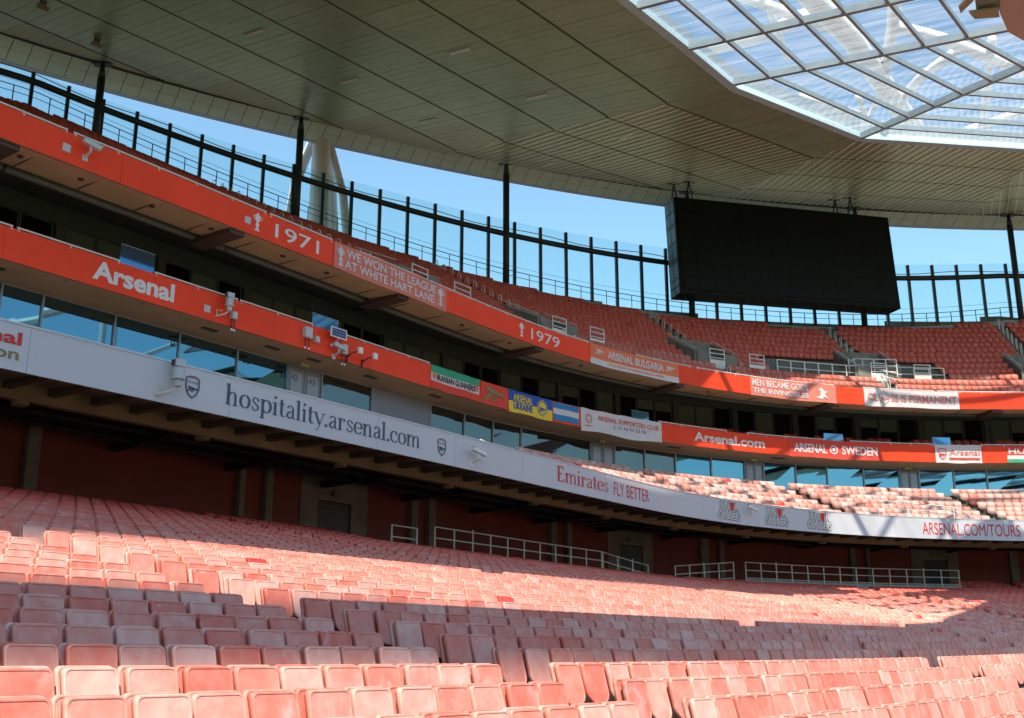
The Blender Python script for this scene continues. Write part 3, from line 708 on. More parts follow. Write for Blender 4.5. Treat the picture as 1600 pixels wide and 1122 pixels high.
def text(string, s0, s1, o, z, h, m, parent, name='lettering', bold=0., depth=.014, d0=.004, slant=0., tilt=0.):
    cu = bpy.data.curves.new('t', 'FONT'); cu.body = string; cu.size = 1; cu.offset = bold; cu.extrude = 0; cu.resolution_u = 4; cu.shear = slant
    to = bpy.data.objects.new('t', cu); col.objects.link(to)
    dg = bpy.context.evaluated_depsgraph_get(); me = bpy.data.meshes.new_from_object(to.evaluated_get(dg))
    bpy.data.objects.remove(to); bpy.data.curves.remove(cu)
    n = len(me.vertices); co = np.zeros(n*3); me.vertices.foreach_get('co', co); co = co.reshape(-1, 3)
    x0, x1 = co[:, 0].min()+bold, co[:, 0].max()-bold; y0 = 0.; cap = .73 if any(c.isupper() or c.isdigit() for c in string) or 1 else 1
    k = h/cap; org = WPOS[parent.name]
    ss = s0+(co[:, 0]-x0)/(x1-x0)*(s1-s0); zz = z+(co[:, 1]-y0)*k+tilt*(co[:, 0]-x0)/(x1-x0)
    th = np.interp(ss, SS, THS); px = np.interp(ss, SS, CX)-(o-depth)*np.sin(th); py = np.interp(ss, SS, CY)+(o-depth)*np.cos(th)
    # cast a thin rim back to the board
    vs = [tuple(v) for v in np.stack([px-org[0], py-org[1], zz-org[2]], -1)]
    fs = [tuple(p.vertices) for p in me.polygons]
    bpy.data.meshes.remove(me)
    me = bpy.data.meshes.new(name); me.from_pydata(vs, [], fs); ob = bpy.data.objects.new(name, me); col.objects.link(ob)
    me.materials.append(M[m]); ob.parent = parent; WPOS[ob.name] = org; return ob
# a small two-weight serif alphabet (x-height 1)
def arc(cx, cy, rx, ry, a0, a1, n=12): return [(cx+rx*math.cos(R(a0+(a1-a0)*i/n)), cy+ry*math.sin(R(a0+(a1-a0)*i/n))) for i in range(n+1)]
def serif_glyph(ch):
    T, t = .19, .055; st = []; W_ = .8
    def stem(x, y0, y1, top=True, bot=True):
        st.append(([(x, y0), (x, y1)], T, T))
        if bot: st.append(([(x-.2, y0+.02), (x+.2, y0+.02)], t, t))
        if top: st.append(([(x-.21, y1-.10), (x-.02, y1-.03)], .07, .07))
    def bowlc(cx, a0=0, a1=360, rx=.33): st.append((arc(cx, .5, rx, .47, a0, a1, 22), t, T))
    if ch == 'h': stem(.2, 0, 1.55); st.append(([(.22, .62), (.3, .82), (.42, .95), (.55, .98), (.66, .9), (.71, .72), (.72, .5), (.72, .0)], t, T)); st.append(([(.53, .02), (.91, .02)], t, t)); W_ = 1.0
    elif ch == 'n': stem(.2, 0, 1); st.append(([(.22, .62), (.3, .82), (.42, .95), (.55, .98), (.66, .9), (.71, .72), (.72, .5), (.72, .0)], t, T)); st.append(([(.53, .02), (.91, .02)], t, t)); W_ = 1.0
    elif ch == 'm':
        stem(.2, 0, 1)
        for q in (0, .5): st.append(([(.22+q, .62), (.3+q, .82), (.42+q, .95), (.55+q, .98), (.64+q, .9), (.69+q, .72), (.7+q, .5), (.7+q, .0)], t, T)); st.append(([(.53+q, .02), (.88+q, .02)], t, t))
        W_ = 1.48
    elif ch == 'r': stem(.2, 0, 1); st.append(([(.23, .6), (.32, .85), (.45, .96), (.56, .94)], t, t)); st.append((arc(.56, .86, .05, .07, 0, 360, 8), .09, .09)); W_ = .72
    elif ch == 'i': stem(.2, 0, 1); st.append(([(.2, 1.26), (.2, 1.44)], .19, .19)); W_ = .48
    elif ch == 'l': stem(.2, 0, 1.55); W_ = .48
    elif ch == 't': st.append(([(.22, 1.3), (.22, .25), (.27, .07), (.38, .03), (.5, .1)], t, T)); st.append(([(.02, .95), (.46, .95)], t*1.2, t)); W_ = .56
    elif ch == 'o': bowlc(.42); W_ = .86
    elif ch == 'c': bowlc(.42, 48, 318); st.append((arc(.6, .78, .05, .06, 0, 360, 8), .1, .1)); W_ = .78
    elif ch == 'e': bowlc(.42, 0, 322); st.append(([(.12, .5), (.73, .5)], t*1.2, t)); W_ = .82
    elif ch == 'p': st.append(([(.2, -.45), (.2, 1)], T, T)); st.append(([(0, -.43), (.42, -.43)], t, t)); st.append(([(0, .9), (.18, .97)], .07, .07)); st.append((arc(.48, .5, .32, .47, -160, 160, 20), t, T)); W_ = .96
    elif ch == 'a': st.append(([(.14, .76), (.2, .92), (.38, .98), (.52, .92), (.58, .76), (.58, .12), (.64, .04), (.76, .05)], t, T)); st.append(([(.57, .58), (.35, .52), (.16, .38), (.12, .2), (.22, .05), (.38, .04), (.56, .2)], t, T)); W_ = .82
    elif ch == 's': st.append(([(.56, .72), (.52, .9), (.36, .98), (.2, .9), (.15, .75), (.25, .6), (.46, .45), (.58, .3), (.54, .12), (.36, .02), (.18, .08), (.1, .28)], .075, T*.8)); W_ = .7
    elif ch == 'y': st.append(([(.1, .97), (.45, .1)], T, T*1.1)); st.append(([(.78, .97), (.42, -.1), (.3, -.36), (.14, -.42)], .08, .07)); st.append(([(-.05, .97), (.3, .97)], t, t)); st.append(([(.62, .97), (.95, .97)], t, t)); W_ = .88
    elif ch == '.': st.append(([(.14, -.01), (.14, .19)], .2, .2)); W_ = .34
    elif ch == 'E': st.append(([(.22, 0), (.22, 1.5)], T*1.15, T*1.15)); [st.append(([(.05, y), (x, y+dy)], .1, .1)) for y, x, dy in ((.04, .78, 0), (.78, .62, .0), (1.46, .74, 0))]; st.append(([(.74, 1.2), (.74, 1.5)], .05, .08)); st.append(([(.8, 0), (.82, .3)], .05, .08)); W_ = .98
    return st, W_
def serif_text(string, s0, s1, o, z, xh, m, parent, name='lettering'):
    gl = [serif_glyph(c) for c in string]; tot = sum(g[1] for g in gl); f = Flat(s0, o, z)
    width = (s1-s0)*lf((s0+s1)/2, o); sx = width/tot; x = 0
    for st, W_ in gl:
        f.layer = 0
        for pts, w_, wv in st: f.stroke([((x+p[0])*sx, p[1]*xh) for p in pts], w_*xh, wv*sx if abs(pts[0][0]-pts[-1][0]) < .3 else wv*xh)
        x += W_
    return f.build(name, m, parent)
def shield(f, u, v, w_, h_):   # shield outline points
    return [(u-w_/2, v+h_*.92), (u-w_*.2, v+h_), (u+w_*.2, v+h_), (u+w_/2, v+h_*.92), (u+w_*.5, v+h_*.45), (u+w_*.3, v+h_*.16), (u, v), (u-w_*.3, v+h_*.16), (u-w_*.5, v+h_*.45)]
def cannon(f, u, v, k, w_=.09):
    f.ring(u, v+.28*k, .24*k, w_*.7*k, 18); f.disc(u, v+.28*k, .06*k, 8)
    for a in range(0, 180, 45): f.stroke([(u-.22*k*math.cos(R(a)), v+.28*k-.22*k*math.sin(R(a))), (u+.22*k*math.cos(R(a)), v+.28*k+.22*k*math.sin(R(a)))], .035*k)
    f.poly([(u-.45*k, v+.62*k), (u+.75*k, v+.44*k), (u+.75*k, v+.30*k), (u-.45*k, v+.42*k)]); f.disc(u-.5*k, v+.52*k, .09*k, 10)
    f.poly([(u-.3*k, v+.40*k), (u-.75*k, v+.02*k), (u-.75*k, v-.06*k), (u-.62*k, v-.04*k), (u-.12*k, v+.28*k)])
def crest(parent, s, o, z, h, m, name='crest'):
    f = Flat(s, o, z); w_ = h*.74; f.stroke(shield(f, 0, 0, w_, h), h*.055, closed=True); f.stroke(shield(f, 0, h*.06, w_*.84, h*.88), h*.02, closed=True); cannon(f, 0, h*.28, h*.42)
    ob = f.build(name, m, parent); q = w_*.36/f.k; text('Arsenal', s-q, s+q, o, z+h*.68, h*.15, m, parent, name+'_lettering'); return ob
def cup(parent, s, o, z, h, m='ink_white'):
    f = Flat(s, o, z); k = h
    prof = [(.16, 0), (.16, .07), (.10, .09), (.07, .2), (.10, .26), (.13, .34), (.07, .42), (.05, .47), (.12, .55), (.17, .66), (.18, .78), (.20, .82), (.12, .88), (.05, .93), (.03, 1.0)]
    for i in range(len(prof)-1):
        a, b = prof[i], prof[i+1]
        f.layer = 0
        if b[1] > a[1]: f.poly([(-a[0]*k, a[1]*k), (a[0]*k, a[1]*k), (b[0]*k, b[1]*k), (-b[0]*k, b[1]*k)])
    for sg in (-1, 1): f.layer = 2; f.stroke([(sg*.15*k, .6*k), (sg*.27*k, .66*k), (sg*.29*k, .78*k), (sg*.2*k, .8*k)], .035*k)
    return f.build('cup_emblem', m, parent)

# ------------------------------------------------------------------ fronts of the tiers
ZW0, ZW1, OW = 6.83, 8.0, 0.0
Z10, Z11, O1 = 13.14, 14.32, 9.54
Z20, Z21, O2 = 16.47, 17.60, 7.70
def sW(x): return S_of(x, OW, 7.4)
def s1_(x): return S_of(x, O1, 13.8)
def s2_(x): return S_of(x, O2, 17.0)
def front(name, label, o, z0, z1, js, m, flip=False):
    t = thing(name, label, 'fascia', C(40, o, z0))
    b = MB(); b.sweep(-30, 100, [(o+.03, z0+.01), (o+.03, z1-.01), (o+.14, z1-.01), (o+.14, z0+.01)]); b.build('backing', 'concrete_dk', t)
    for a, c in zip(js[:-1], js[1:]):
        p = MB(); p.sweep(a+.006, c-.006, [(o, z0), (o, z1), (o+.03, z1), (o+.03, z0)]); p.build('panel', m, t)
    return t
jw = [-14, -6, 2, 7.5, sW(45), 19.7, sW(590), sW(712), sW(817), 40.6, sW(1050), sW(1098), 53.8, 58.9, 64, 70, 78, 88, 100]
jw = sorted(jw); fW = front('lower_fascia', 'long white advertising board along the front of the middle tier', OW, ZW0, ZW1, jw, 'fascia_white')
j1 = [-14]+list(np.arange(-7, 100, 6.1)); f1 = front('balcony_fascia', 'bright red board in front of the executive boxes', O1, Z10, Z11, j1, 'fascia_red')
j2 = [-14]+list(np.arange(-5.2, 100, 6.4)); f2 = front('upper_fascia', 'bright red board along the front of the upper tier', O2, Z20, Z21, j2, 'fascia_red')
# white board writing
serif_text('hospitality.arsenal.com', sW(352), sW(657), OW, ZW0+.36, .40, 'ink', fW)
crest(fW, sW(300), OW, ZW0+.30, .62, 'ink'); crest(fW, sW(690), OW, ZW0+.28, .60, 'ink')
serif_text('Emirates', sW(870), sW(951), OW, ZW0+.36, .42, 'ink_red', fW)
text('FLY BETTER', sW(959), sW(1014), OW, ZW0+.32, .62, 'ink_red', fW, bold=-.004)
text('Arsenal', sW(31)-2.35, sW(31), OW, ZW0+.66, .32, 'ink_red', fW, bold=.03)
text('Foundation', sW(31)-2.9, sW(31)-.02, OW, ZW0+.27, .30, 'ink_gold', fW, bold=.02)
text('ARSENAL.COM/TOURS', sW(1441), sW(1594), OW, ZW0+.24, .72, 'ink_red', fW)
for i, x in enumerate((1139, 1213, 1280)):
    s = sW(x); k = 19.5/22*.62/lf(s, 0)*1.25; q = .62*1.35/lf(s, 0)
    for dx, mm, bb, dd in ((0, 'ink_black', .085, .012), (0, 'ink_white', .030, .020)):
        text('JUNIOR', s-q*.93, s+q*.93, OW, ZW0+.68, .38, mm, fW, bold=bb, depth=dd); text('GUNNERS', s-q*1.08, s+q*1.08, OW, ZW0+.19, .38, mm, fW, bold=bb, depth=dd)
    f = Flat(s+q*.30, OW, ZW0+.62); f.layer = 12; f.poly(shield(f, 0, 0, .34, .46)); f.build('crest', 'ink_red', fW)
# red boards writing
text('Arsenal', s1_(147), s1_(271), O1, Z10+.30, .70, 'ink_white', f1, bold=.035)
text('Arsenal.com', s1_(1085), s1_(1194), O1, Z10+.36, .58, 'ink_white', f1, bold=.03)
text('1971', s2_(430), s2_(498), O2, Z20+.27, .62, 'ink_white', f2, bold=.004)
text('1979', s2_(830), s2_(874), O2, Z20+.27, .62, 'ink_white', f2, bold=.004)
cup(f2, s2_(402), O2, Z20+.22, .78); cup(f2, s2_(815), O2, Z20+.2, .78)
def vent(parent, s, o, z, w_=.30): q = MB(); q.cbox(s-w_/2, s+w_/2, o-.02, o+.01, z, z+w_*.95); q.build('vent_plate', 'box', parent)
for x in (104, 387): vent(f2, s2_(x), O2, Z20+.38)
vent(f1, s1_(324), O1, Z10+.3)
# white rails on the fronts, in lengths with gaps
def rail_run(o, z, segs, lab, grp, n0):
    ns = len(segs)
    for i, (a, b) in enumerate(segs):
        t = thing('guard_rail', lab+', '+(['leftmost', 'second', 'third', 'fourth', 'fifth', 'sixth', 'seventh', 'eighth', 'ninth'][i]+' length' + (' from the left' if i else '')), 'rail', C(a, o, z), grp)
        q = MB(); k = max(2, int((b-a)/1.2)); q.tube([C(a+(b-a)*j/k, o, z) for j in range(k+1)], .035, 6); q.build('rail_tube', 'white_paint', t)
        m_ = MB()
        nb = max(1, int((b-a)*lf(a, o)/1.5))
        for j in range(nb+1):
            s = a+.05+(b-a-.1)*j/nb; m_.bar(C(s, o, z+.01), C(s, o, z-.13), .05, .05); m_.bar(C(s, o+.01, z-.1), C(s, o-.06, z-.12), .05, .04)
        tag(m_.build('rail_brackets', 'white_paint', t), kind='stuff')
rail_run(O2+.05, Z21+.08, [(4, 18.2), (18.45, 27.2), (27.4, s2_(519)), (s2_(562), 37.5), (37.6, s2_(920)), (s2_(995), s2_(1080)), (s2_(1090), s2_(1305)), (s2_(1350), 72), (72.2, 92)], 'thin white rail along the top of the upper red board', 'white rails on the upper red board', 0)
rail_run(O1+.05, Z11+.08, [(4, s1_(18)), (s1_(25), s1_(186)), (s1_(241), s1_(371)), (s1_(375), s1_(489)), (s1_(531), s1_(672)), (s1_(1030), s1_(1137)), (s1_(1168), s1_(1290)), (s1_(1330), s1_(1458)), (s1_(1534), 92)], 'thin white rail along the top of the lower red board', 'white rails on the lower red board', 0)
rail_run(OW+.05, ZW1+.03, [(4, s1_(1)), (S_of(70, 0, 8), S_of(285, 0, 8)), (S_of(290, 0, 8), 30), (30.05, S_of(800, 0, 8))], 'low white capping rail on the white advertising board', 'capping rails on the white board', 0)
m_ = MB(); m_.sweep(-30, 100, [(OW-.02, ZW1-.005), (OW-.02, ZW1+.035), (OW+.16, ZW1+.035), (OW+.16, ZW1-.005)]); m_.build('capping', 'fascia_white', fW)
# ------------------------------------------------------------------ banners hung on the fronts
def banner(name, label, o, z0, z1, sa, sb, bands, sag=.05, out=.034, seed=0):
    r_ = random.Random(seed); t = thing(name, label, 'banner', C((sa+sb)/2, o, z0), 'supporters banners tied to the red boards')
    n = max(8, int((sb-sa)*lf(sa, o)/.18)); ph1, ph2 = r_.random()*6, r_.random()*6
    for bi, (mm, v0, v1) in enumerate(bands):
        vs = []; fs = []; nv = 3
        for i in range(n+1):
            u = i/n
            for j in range(nv+1):
                v = v0+(v1-v0)*j/nv
                wv = .007*math.sin(u*23+ph1+v*2)+.005*math.sin(u*51+ph2-v*3)
                zz = z0+(z1-z0)*v-(1-v)*(sag*.5*(1+math.sin(u*9+ph2))) - v*sag*.35*abs(math.sin(u*12+ph1))
                vs.append(C(sa+(sb-sa)*u, o-out-wv*(1.3-v), zz))
        for i in range(n):
            for j in range(nv): a = i*(nv+1)+j; fs.append((a, a+nv+1, a+nv+2, a+1))
        q = MB(); q.add(vs, fs); q.build('cloth' if len(bands) == 1 else 'cloth_band', mm, t, smooth=True)
    return t
D2 = .052
b = banner('supporters_banner', 'pale pink banner reading WE WON THE LEAGUE AT WHITE HART LANE', O2, Z20-.03, Z21+.04, s2_(521), s2_(697), [('cloth_pink', 0, 1)], .04, seed=1)
text('WE WON THE LEAGUE', s2_(540), s2_(679), O2, Z20+.62, .40, 'cloth_white', b, bold=.022, depth=D2+.01); text('AT WHITE HART LANE', s2_(538), s2_(677), O2, Z20+.12, .40, 'cloth_white', b, bold=.022, depth=D2+.01)
cup(b, s2_(531), O2-D2, Z20+.12, .9, 'cloth_white'); cup(b, s2_(687), O2-D2, Z20+.12, .9, 'cloth_white')
b = banner('supporters_banner', 'orange and white banner reading ARSENAL BULGARIA', O2, Z20-.02, Z21+.02, s2_(922), s2_(1060), [('cloth_white', 0, .30), ('cloth_orange', .30, 1)], .03, seed=2)
text('ARSENAL BULGARIA', s2_(949), s2_(1036), O2, Z20+.50, .46, 'cloth_white', b, bold=.03, depth=D2+.01)
text('WE ALL FOLLOW THE ARSENAL OVER LAND AND SEA', s2_(950), s2_(1037), O2, Z20+.10, .14, 'cloth_orange', b, bold=.01, depth=D2+.01)
for x in (936, 1046): f = Flat(s2_(x), O2-D2, Z20+.58); cannon(f, 0, 0, .5); f.build('cannon_emblem', 'cloth_white', b)
b = banner('supporters_banner', 'pale red banner reading MEN BECAME GODS THE INVINCIBLES', O2, Z20-.03, Z21+.05, s2_(1172), s2_(1306), [('cloth_pink', 0, 1)], .05, seed=3)
text('MEN BECAME GODS', s2_(1175), s2_(1262), O2, Z20+.62, .44, 'cloth_white', b, bold=.022, depth=D2+.01); text('THE INVINCIBLES', s2_(1176), s2_(1262), O2, Z20+.16, .32, 'cloth_white', b, bold=.03, depth=D2+.01)
f = Flat(s2_(1284), O2-D2, Z20+.2); f.poly([(-.55, .05), (-.2, .15), (-.1, .45), (-.3, .6), (.0, .75), (.15, .55), (.45, .5), (.2, .3), (.5, .0), (.1, .12), (0, -.05)]); f.build('figure_emblem', 'cloth_white', b)
b = banner('supporters_banner', 'white banner with red capitals reading CLASS IS PERMANENT', O2, Z20-.02, Z21+.03, s2_(1350), s2_(1498), [('cloth_white', 0, 1)], .04, seed=4)
text('CL', s2_(1356), s2_(1371), O2, Z20+.34, .50, 'cloth_pink', b, bold=.022, depth=D2+.01); text('SS IS PERMANENT', s2_(1392), s2_(1494), O2, Z20+.34, .50, 'cloth_pink', b, bold=.022, depth=D2+.01)
f = Flat(s2_(1381), O2-D2, Z20+.56); f.stroke([(.40*math.cos(R(a+30)), .42*math.sin(R(a+30))) for a in range(0, 360, 60)], .05, closed=True); cannon(f, 0, -.22, .42); f.build('hexagon_emblem', 'cloth_pink', b)
b = banner('supporters_banner', 'green white and red banner reading IRANIAN GUNNERS', O1, Z10+.02, Z11+.02, s1_(673), s1_(748), [('cloth_red', 0, .32), ('cloth_white', .32, .68), ('cloth_green', .68, 1)], .05, seed=5)
text('IRANIAN GUNNERS', s1_(682), s1_(741), O1, Z10+.46, .32, 'ink_black', b, bold=.022, depth=D2+.01)
for x in (678, 744): f = Flat(s1_(x), O1-D2, Z10+.46); f.poly(shield(f, 0, 0, .26, .36)); f.build('shield_emblem', 'cloth_pink', b)
b = banner('supporters_banner', 'red banner with a gold cannon beside the blue and yellow banner', O1, Z10+.0, Z11+.0, s1_(750), s1_(793), [('cloth_red', 0, 1)], .02, seed=6)
f = Flat(s1_(770), O1-D2, Z10+.22); cannon(f, 0, 0, 1.15, .1); f.build('cannon_emblem', 'ink_gold', b)
b = banner('supporters_banner', 'blue and yellow banner reading ARSENAL UKRAINE', O1, Z10+.0, Z11+.02, s1_(794), s1_(862), [('cloth_yellow', 0, .5), ('cloth_blue', .5, 1)], .05, seed=7)
text('ARSENAL', s1_(801), s1_(831), O1, Z10+.62, .40, 'cloth_yellow', b, bold=.022, depth=D2+.01); text('UKRAINE', s1_(802), s1_(831), O1, Z10+.18, .40, 'cloth_blue', b, bold=.022, depth=D2+.01)
f = Flat(s1_(846), O1-D2, Z10+.58); f.poly([(.46*math.cos(R(a+30)), .50*math.sin(R(a+30))) for a in range(0, 360, 60)]); f.build('hexagon', 'cloth_yellow', b)
f = Flat(s1_(846), O1-D2-.014, Z10+.58); f.stroke([(.38*math.cos(R(a+30)), .42*math.sin(R(a+30))) for a in range(0, 360, 60)], .05, closed=True); cannon(f, 0, -.22, .42); f.build('hexagon_emblem', 'cloth_blue', b)
b = banner('supporters_banner', 'blue white and blue striped flag left of the white club banner', O1, Z10+.14, Z11-.03, s1_(864), s1_(904), [('cloth_lblue', 0, .34), ('cloth_white', .34, .67), ('cloth_lblue', .67, 1)], .04, seed=8)
b = banner('supporters_banner', 'white crumpled banner reading ARSENAL SUPPORTERS CLUB LONDON', O1, Z10-.08, Z11+.03, s1_(907), s1_(1033), [('cloth_white', 0, 1)], .12, seed=9)
text('ARSENAL SUPPORTERS CLUB', s1_(933), s1_(1028), O1, Z10+.62, .30, 'cloth_red', b, bold=.004, depth=D2+.012); text('L O N D O N', s1_(958), s1_(1008), O1, Z10+.30, .20, 'ink', b, depth=D2+.012)
f = Flat(s1_(919), O1-D2, Z10+.62); f.ring(0, 0, .26, .04); f.ring(0, 0, .17, .03); f.stroke([(-.3, -.42), (.3, -.42)], .05); f.build('round_emblem', 'cloth_pink', b)
b = banner('supporters_banner', 'red banner with white capitals reading ARSENAL SWEDEN', O1, Z10-.02, Z11+.02, s1_(1232), s1_(1376), [('cloth_red', 0, 1)], .05, seed=10)
text('ARSENAL', s1_(1240), s1_(1291), O1, Z10+.30, .58, 'cloth_white', b, bold=.03, depth=D2+.01); text('SWEDEN', s1_(1315), s1_(1370), O1, Z10+.30, .58, 'cloth_white', b, bold=.03, depth=D2+.01)
f = Flat(s1_(1302), O1-D2, Z10+.56); f.ring(0, 0, .26, .09); f.disc(0, 0, .12); f.build('round_emblem', 'cloth_white', b)
b = banner('supporters_banner', 'white banner with a shield and red stripe near the right edge', O1, Z10-.02, Z11+.05, s1_(1461), s1_(1533), [('cloth_white', 0, 1)], .05, seed=11)
text('Arsenal', s1_(1483), s1_(1530), O1, Z10+.50, .40, 'cloth_pink', b, bold=.01, depth=D2+.01); f = Flat(s1_(1472), O1-D2, Z10+.2); f.stroke(shield(f, 0, 0, .5, .75), .05, closed=True); f.stroke([(.45, .06), (2.6, .06)], .12); cannon(f, 0, .2, .35); f.build('shield_emblem', 'cloth_red', b)
b = banner('supporters_banner', 'red white and green banner starting HUN at the right edge', O1, Z10+.02, Z11+.02, s1_(1573), s1_(1573)+3.4, [('cloth_green', 0, .2), ('cloth_white', .2, .42), ('cloth_red', .42, 1)], .03, seed=12)
text('HUNGARY', s1_(1576), s1_(1573)+3.2, O1, Z10+.62, .38, 'cloth_white', b, bold=.022, depth=D2+.01)
# blue glass screens standing on the balcony front
for i, (xa, xb, h, lab) in enumerate(((187, 241, .78, 'blue glass screen above the large Arsenal lettering'), (489, 530, .62, 'glass screen above the small solar panel'), (1290, 1320, .5, 'blue glass screen above the ARSENAL SWEDEN banner'), (1460, 1488, .55, 'blue glass screen above the white shield banner'), (989, 1016, .5, 'glass screen above the white supporters club banner'))):
    t = thing('glass_screen', lab, 'glass screen', C(s1_(xa), O1+.1, Z11)); q = MB(); q.cbox(s1_(xa), s1_(xb), O1+.10, O1+.125, Z11-.05, Z11+h); q.build('glass_sheet', 'blue_glass', t)
    q = MB(); q.cbox(s1_(xa), s1_(xb), O1+.09, O1+.135, Z11+h, Z11+h+.02); q.build('edge_trim', 'grey_steel', t)
# ------------------------------------------------------------------ soffits, facades, concourse
m_ = MB(); m_.sweep(-30, 100, [(O2+.14, Z20+.02), (O2+.14, Z20+.30), (9.65, Z20+.38), (9.65, Z20+.10)]); su = struct(m_.build('upper_ceiling', 'soffit_conc')); 
m_ = MB(); m_.sweep(-30, 100, [(9.65, Z20+.12), (9.65, Z20+.5), (15.2, 18.6), (15.2, 18.2)]); struct(m_.build('upper_ceiling_dark', 'facade'))
pt = thing('drain_pipe', 'long dark pipe running under the upper tier soffit', 'pipe', C(40, 10.1, 16.6))
for a in np.arange(-12, 98, 9.8):
    m_ = MB(); m_.tube([C(a+9.7*j/8, 10.15, 16.62) for j in range(9)], .15, 8); m_.build('pipe_length', 'facade', pt, smooth=True)
M['bracket_brown'] = mat('brown_bracket_paint', (.075, .052, .045), .6)
for i, s in enumerate([-12.5, -3.2, 6.6, 16.3, 25.9, 35.9, 46.3, 56.1, 65.8, 75.5, 85.2]):
    if s < 12: continue
    q = MB(); hw = .36/lf(s, 9); q.cbox(s-hw, s+hw, O2+.16, 10.35, Z20-.16, Z20+.05)
    labs = {16.3: 'leftmost', 25.9: 'second from left', 35.9: 'third from left', 46.3: 'fourth from left', 56.1: 'fifth from left', 65.8: 'sixth from left', 75.5: 'seventh from left', 85.2: 'eighth from left'}
    tag(q.build('soffit_beam', 'bracket_brown'), 'brown beam under the upper red board, %s of the row' % labs[s], 'beam', 'brown beams under the upper tier')
for s in [14, 17.1, 19.4, 22.4, 25.2, 29, 31.6, 36, 41.2, 44.9, 50, 58.5, 66.6]:
    q = MB(); q.tube([C(s, 8.6, Z20+.06), C(s, 8.6, Z20+.0)], .11, 8); q.build('smoke_detector', 'bracket_brown', su)
def joints_under(o0, o1, z, step, par_):
    q = MB()
    for s in np.arange(-12, 99, step): q.cbox(s, s+.03, o0, o1, z-.006, z+.02)
    q.build('soffit_joint_line', 'bracket_brown', par_)
joints_under(O2+.2, 9.6, Z20+.045, 2.45, su)
# boxes facade
fb = thing('executive_box_facade', 'dark facade with rows of box windows between the two red boards', 'facade', C(40, 14.9, 14.3))
OB = 14.9
m_ = MB(); m_.sweep(-30, 100, [(OB+.30, 13.6), (OB+.30, 18.5), (OB+.5, 18.5), (OB+.5, 13.6)]); m_.build('back_wall', 'black', fb)
m_ = MB(); m_.sweep(-30, 100, [(OB-.02, 17.36), (OB-.02, 18.4), (OB+.28, 18.4), (OB+.28, 17.36)]); m_.build('header_panel', 'facade', fb)
m_ = MB(); m_.sweep(-30, 100, [(OB-.02, 13.6), (OB-.02, 14.5), (OB+.28, 14.5), (OB+.28, 13.6)]); m_.build('sill_panel', 'facade', fb)
mods = arc_list(OB, 4.93, 22.48, -12, 96)
r_ = random.Random(5)
for i in range(len(mods)-1):
    a, b = mods[i], mods[i+1]; L_ = b-a; pw_ = .24/4.93*L_
    q = MB(); q.cbox(a-pw_*.8, a+pw_*.8, OB-.10, OB+.28, 14.5, 17.36); q.build('pier', 'facade', fb)
    for k in range(3):
        u0 = a+pw_+(L_-2*pw_)*k/3+.02; u1 = a+pw_+(L_-2*pw_)*(k+1)/3-.02; g = .07/4.93*L_
        q = MB(); z0, z1 = 14.5, 17.34
        q.cbox(u0, u0+g, OB, OB+.1, z0, z1); q.cbox(u1-g, u1, OB, OB+.1, z0, z1); q.cbox(u0+g, u1-g, OB, OB+.1, z1-.08, z1); q.cbox(u0+g, u1-g, OB, OB+.1, z0, z0+.08)
        wn = q.build('window', 'facade', fb); q = MB(); q.cbox(u0+g, u1-g, OB+.05, OB+.07, z0+.08, z1-.08); q.build('pane', 'box_glass', wn)
        if r_.random() < .55:
            zb_ = r_.choice([z0+.1, z0+.1, 16.3, 16.6]); q = MB(); q.cbox(u0+g*1.2, u1-g*1.2, OB+.02, OB+.04, zb_, z1-.1); q.build('blind', 'blind', wn)
m_ = MB(); m_.sweep(-30, 100, [(O1+.14, 13.2), (O1+.14, 13.5), (11.9, 13.5), (11.9, 14.25), (OB+.3, 14.25), (OB+.3, 13.2)]); struct(m_.build('balcony_floor', 'concrete_dk'))
# soffit over the middle tier
m_ = MB(); m_.sweep(-30, 100, [(O1+.14, Z10+.0), (O1+.14, Z10+.05), (11.5, 13.04), (11.5, 12.99)]); sl_ = struct(m_.build('middle_ceiling', 'soffit_conc'))
for x in (15, 350, 447, 512, 600, 1065, 1225, 700):
    s = s1_(x); q = MB(); q.cbox(s-.38, s+.38, O1+.7, O1+.95, Z10-.09, Z10+.0); q.build('soffit_strip', 'bracket_brown', sl_)
joints_under(O1+.2, 11.4, Z10-.02, 3.2, sl_)
# lounge glazing
cg = thing('lounge_glazing', 'long band of tinted lounge windows behind the middle tier', 'glazing', C(40, 11.35, 10.6))
OG = 11.35
m_ = MB(); m_.sweep(-30, 100, [(OG+.25, 10.4), (OG+.25, 13.1), (OG+.4, 13.1), (OG+.4, 10.4)]); m_.build('back_wall', 'black', cg)
m_ = MB(); m_.sweep(-30, 100, [(OG-.6, 10.62), (OG-.6, 10.98), (OG+.2, 10.98), (OG+.2, 10.62)]); m_.build('plinth', 'grey_kerb', cg)
gs = lambda x: S_of(x, OG, 12.3)
xs = [0, 65, 178, 279, 370, 448, ('d', 502), 580, ('p', 672), 725, 770, 814, 922, ('d', 960), 1007, 1055, 1111, 1163, ('d', 1193), 1243, 1292, 1349, 1405, ('d', 1436), 1490, 1542]
segs = []; prev = gs(0)
for x in xs[1:]:
    kind_, xx = (x if isinstance(x, tuple) else ('w', x)); segs.append((prev, gs(xx), kind_)); prev = gs(xx)
s = segs[0][0]
while s > -10: segs.insert(0, (s-3.05, s, 'w')); s -= 3.05
s = prev
while s < 96: segs.append((s, s+2.0, 'w')); s += 2.0
kd = 0
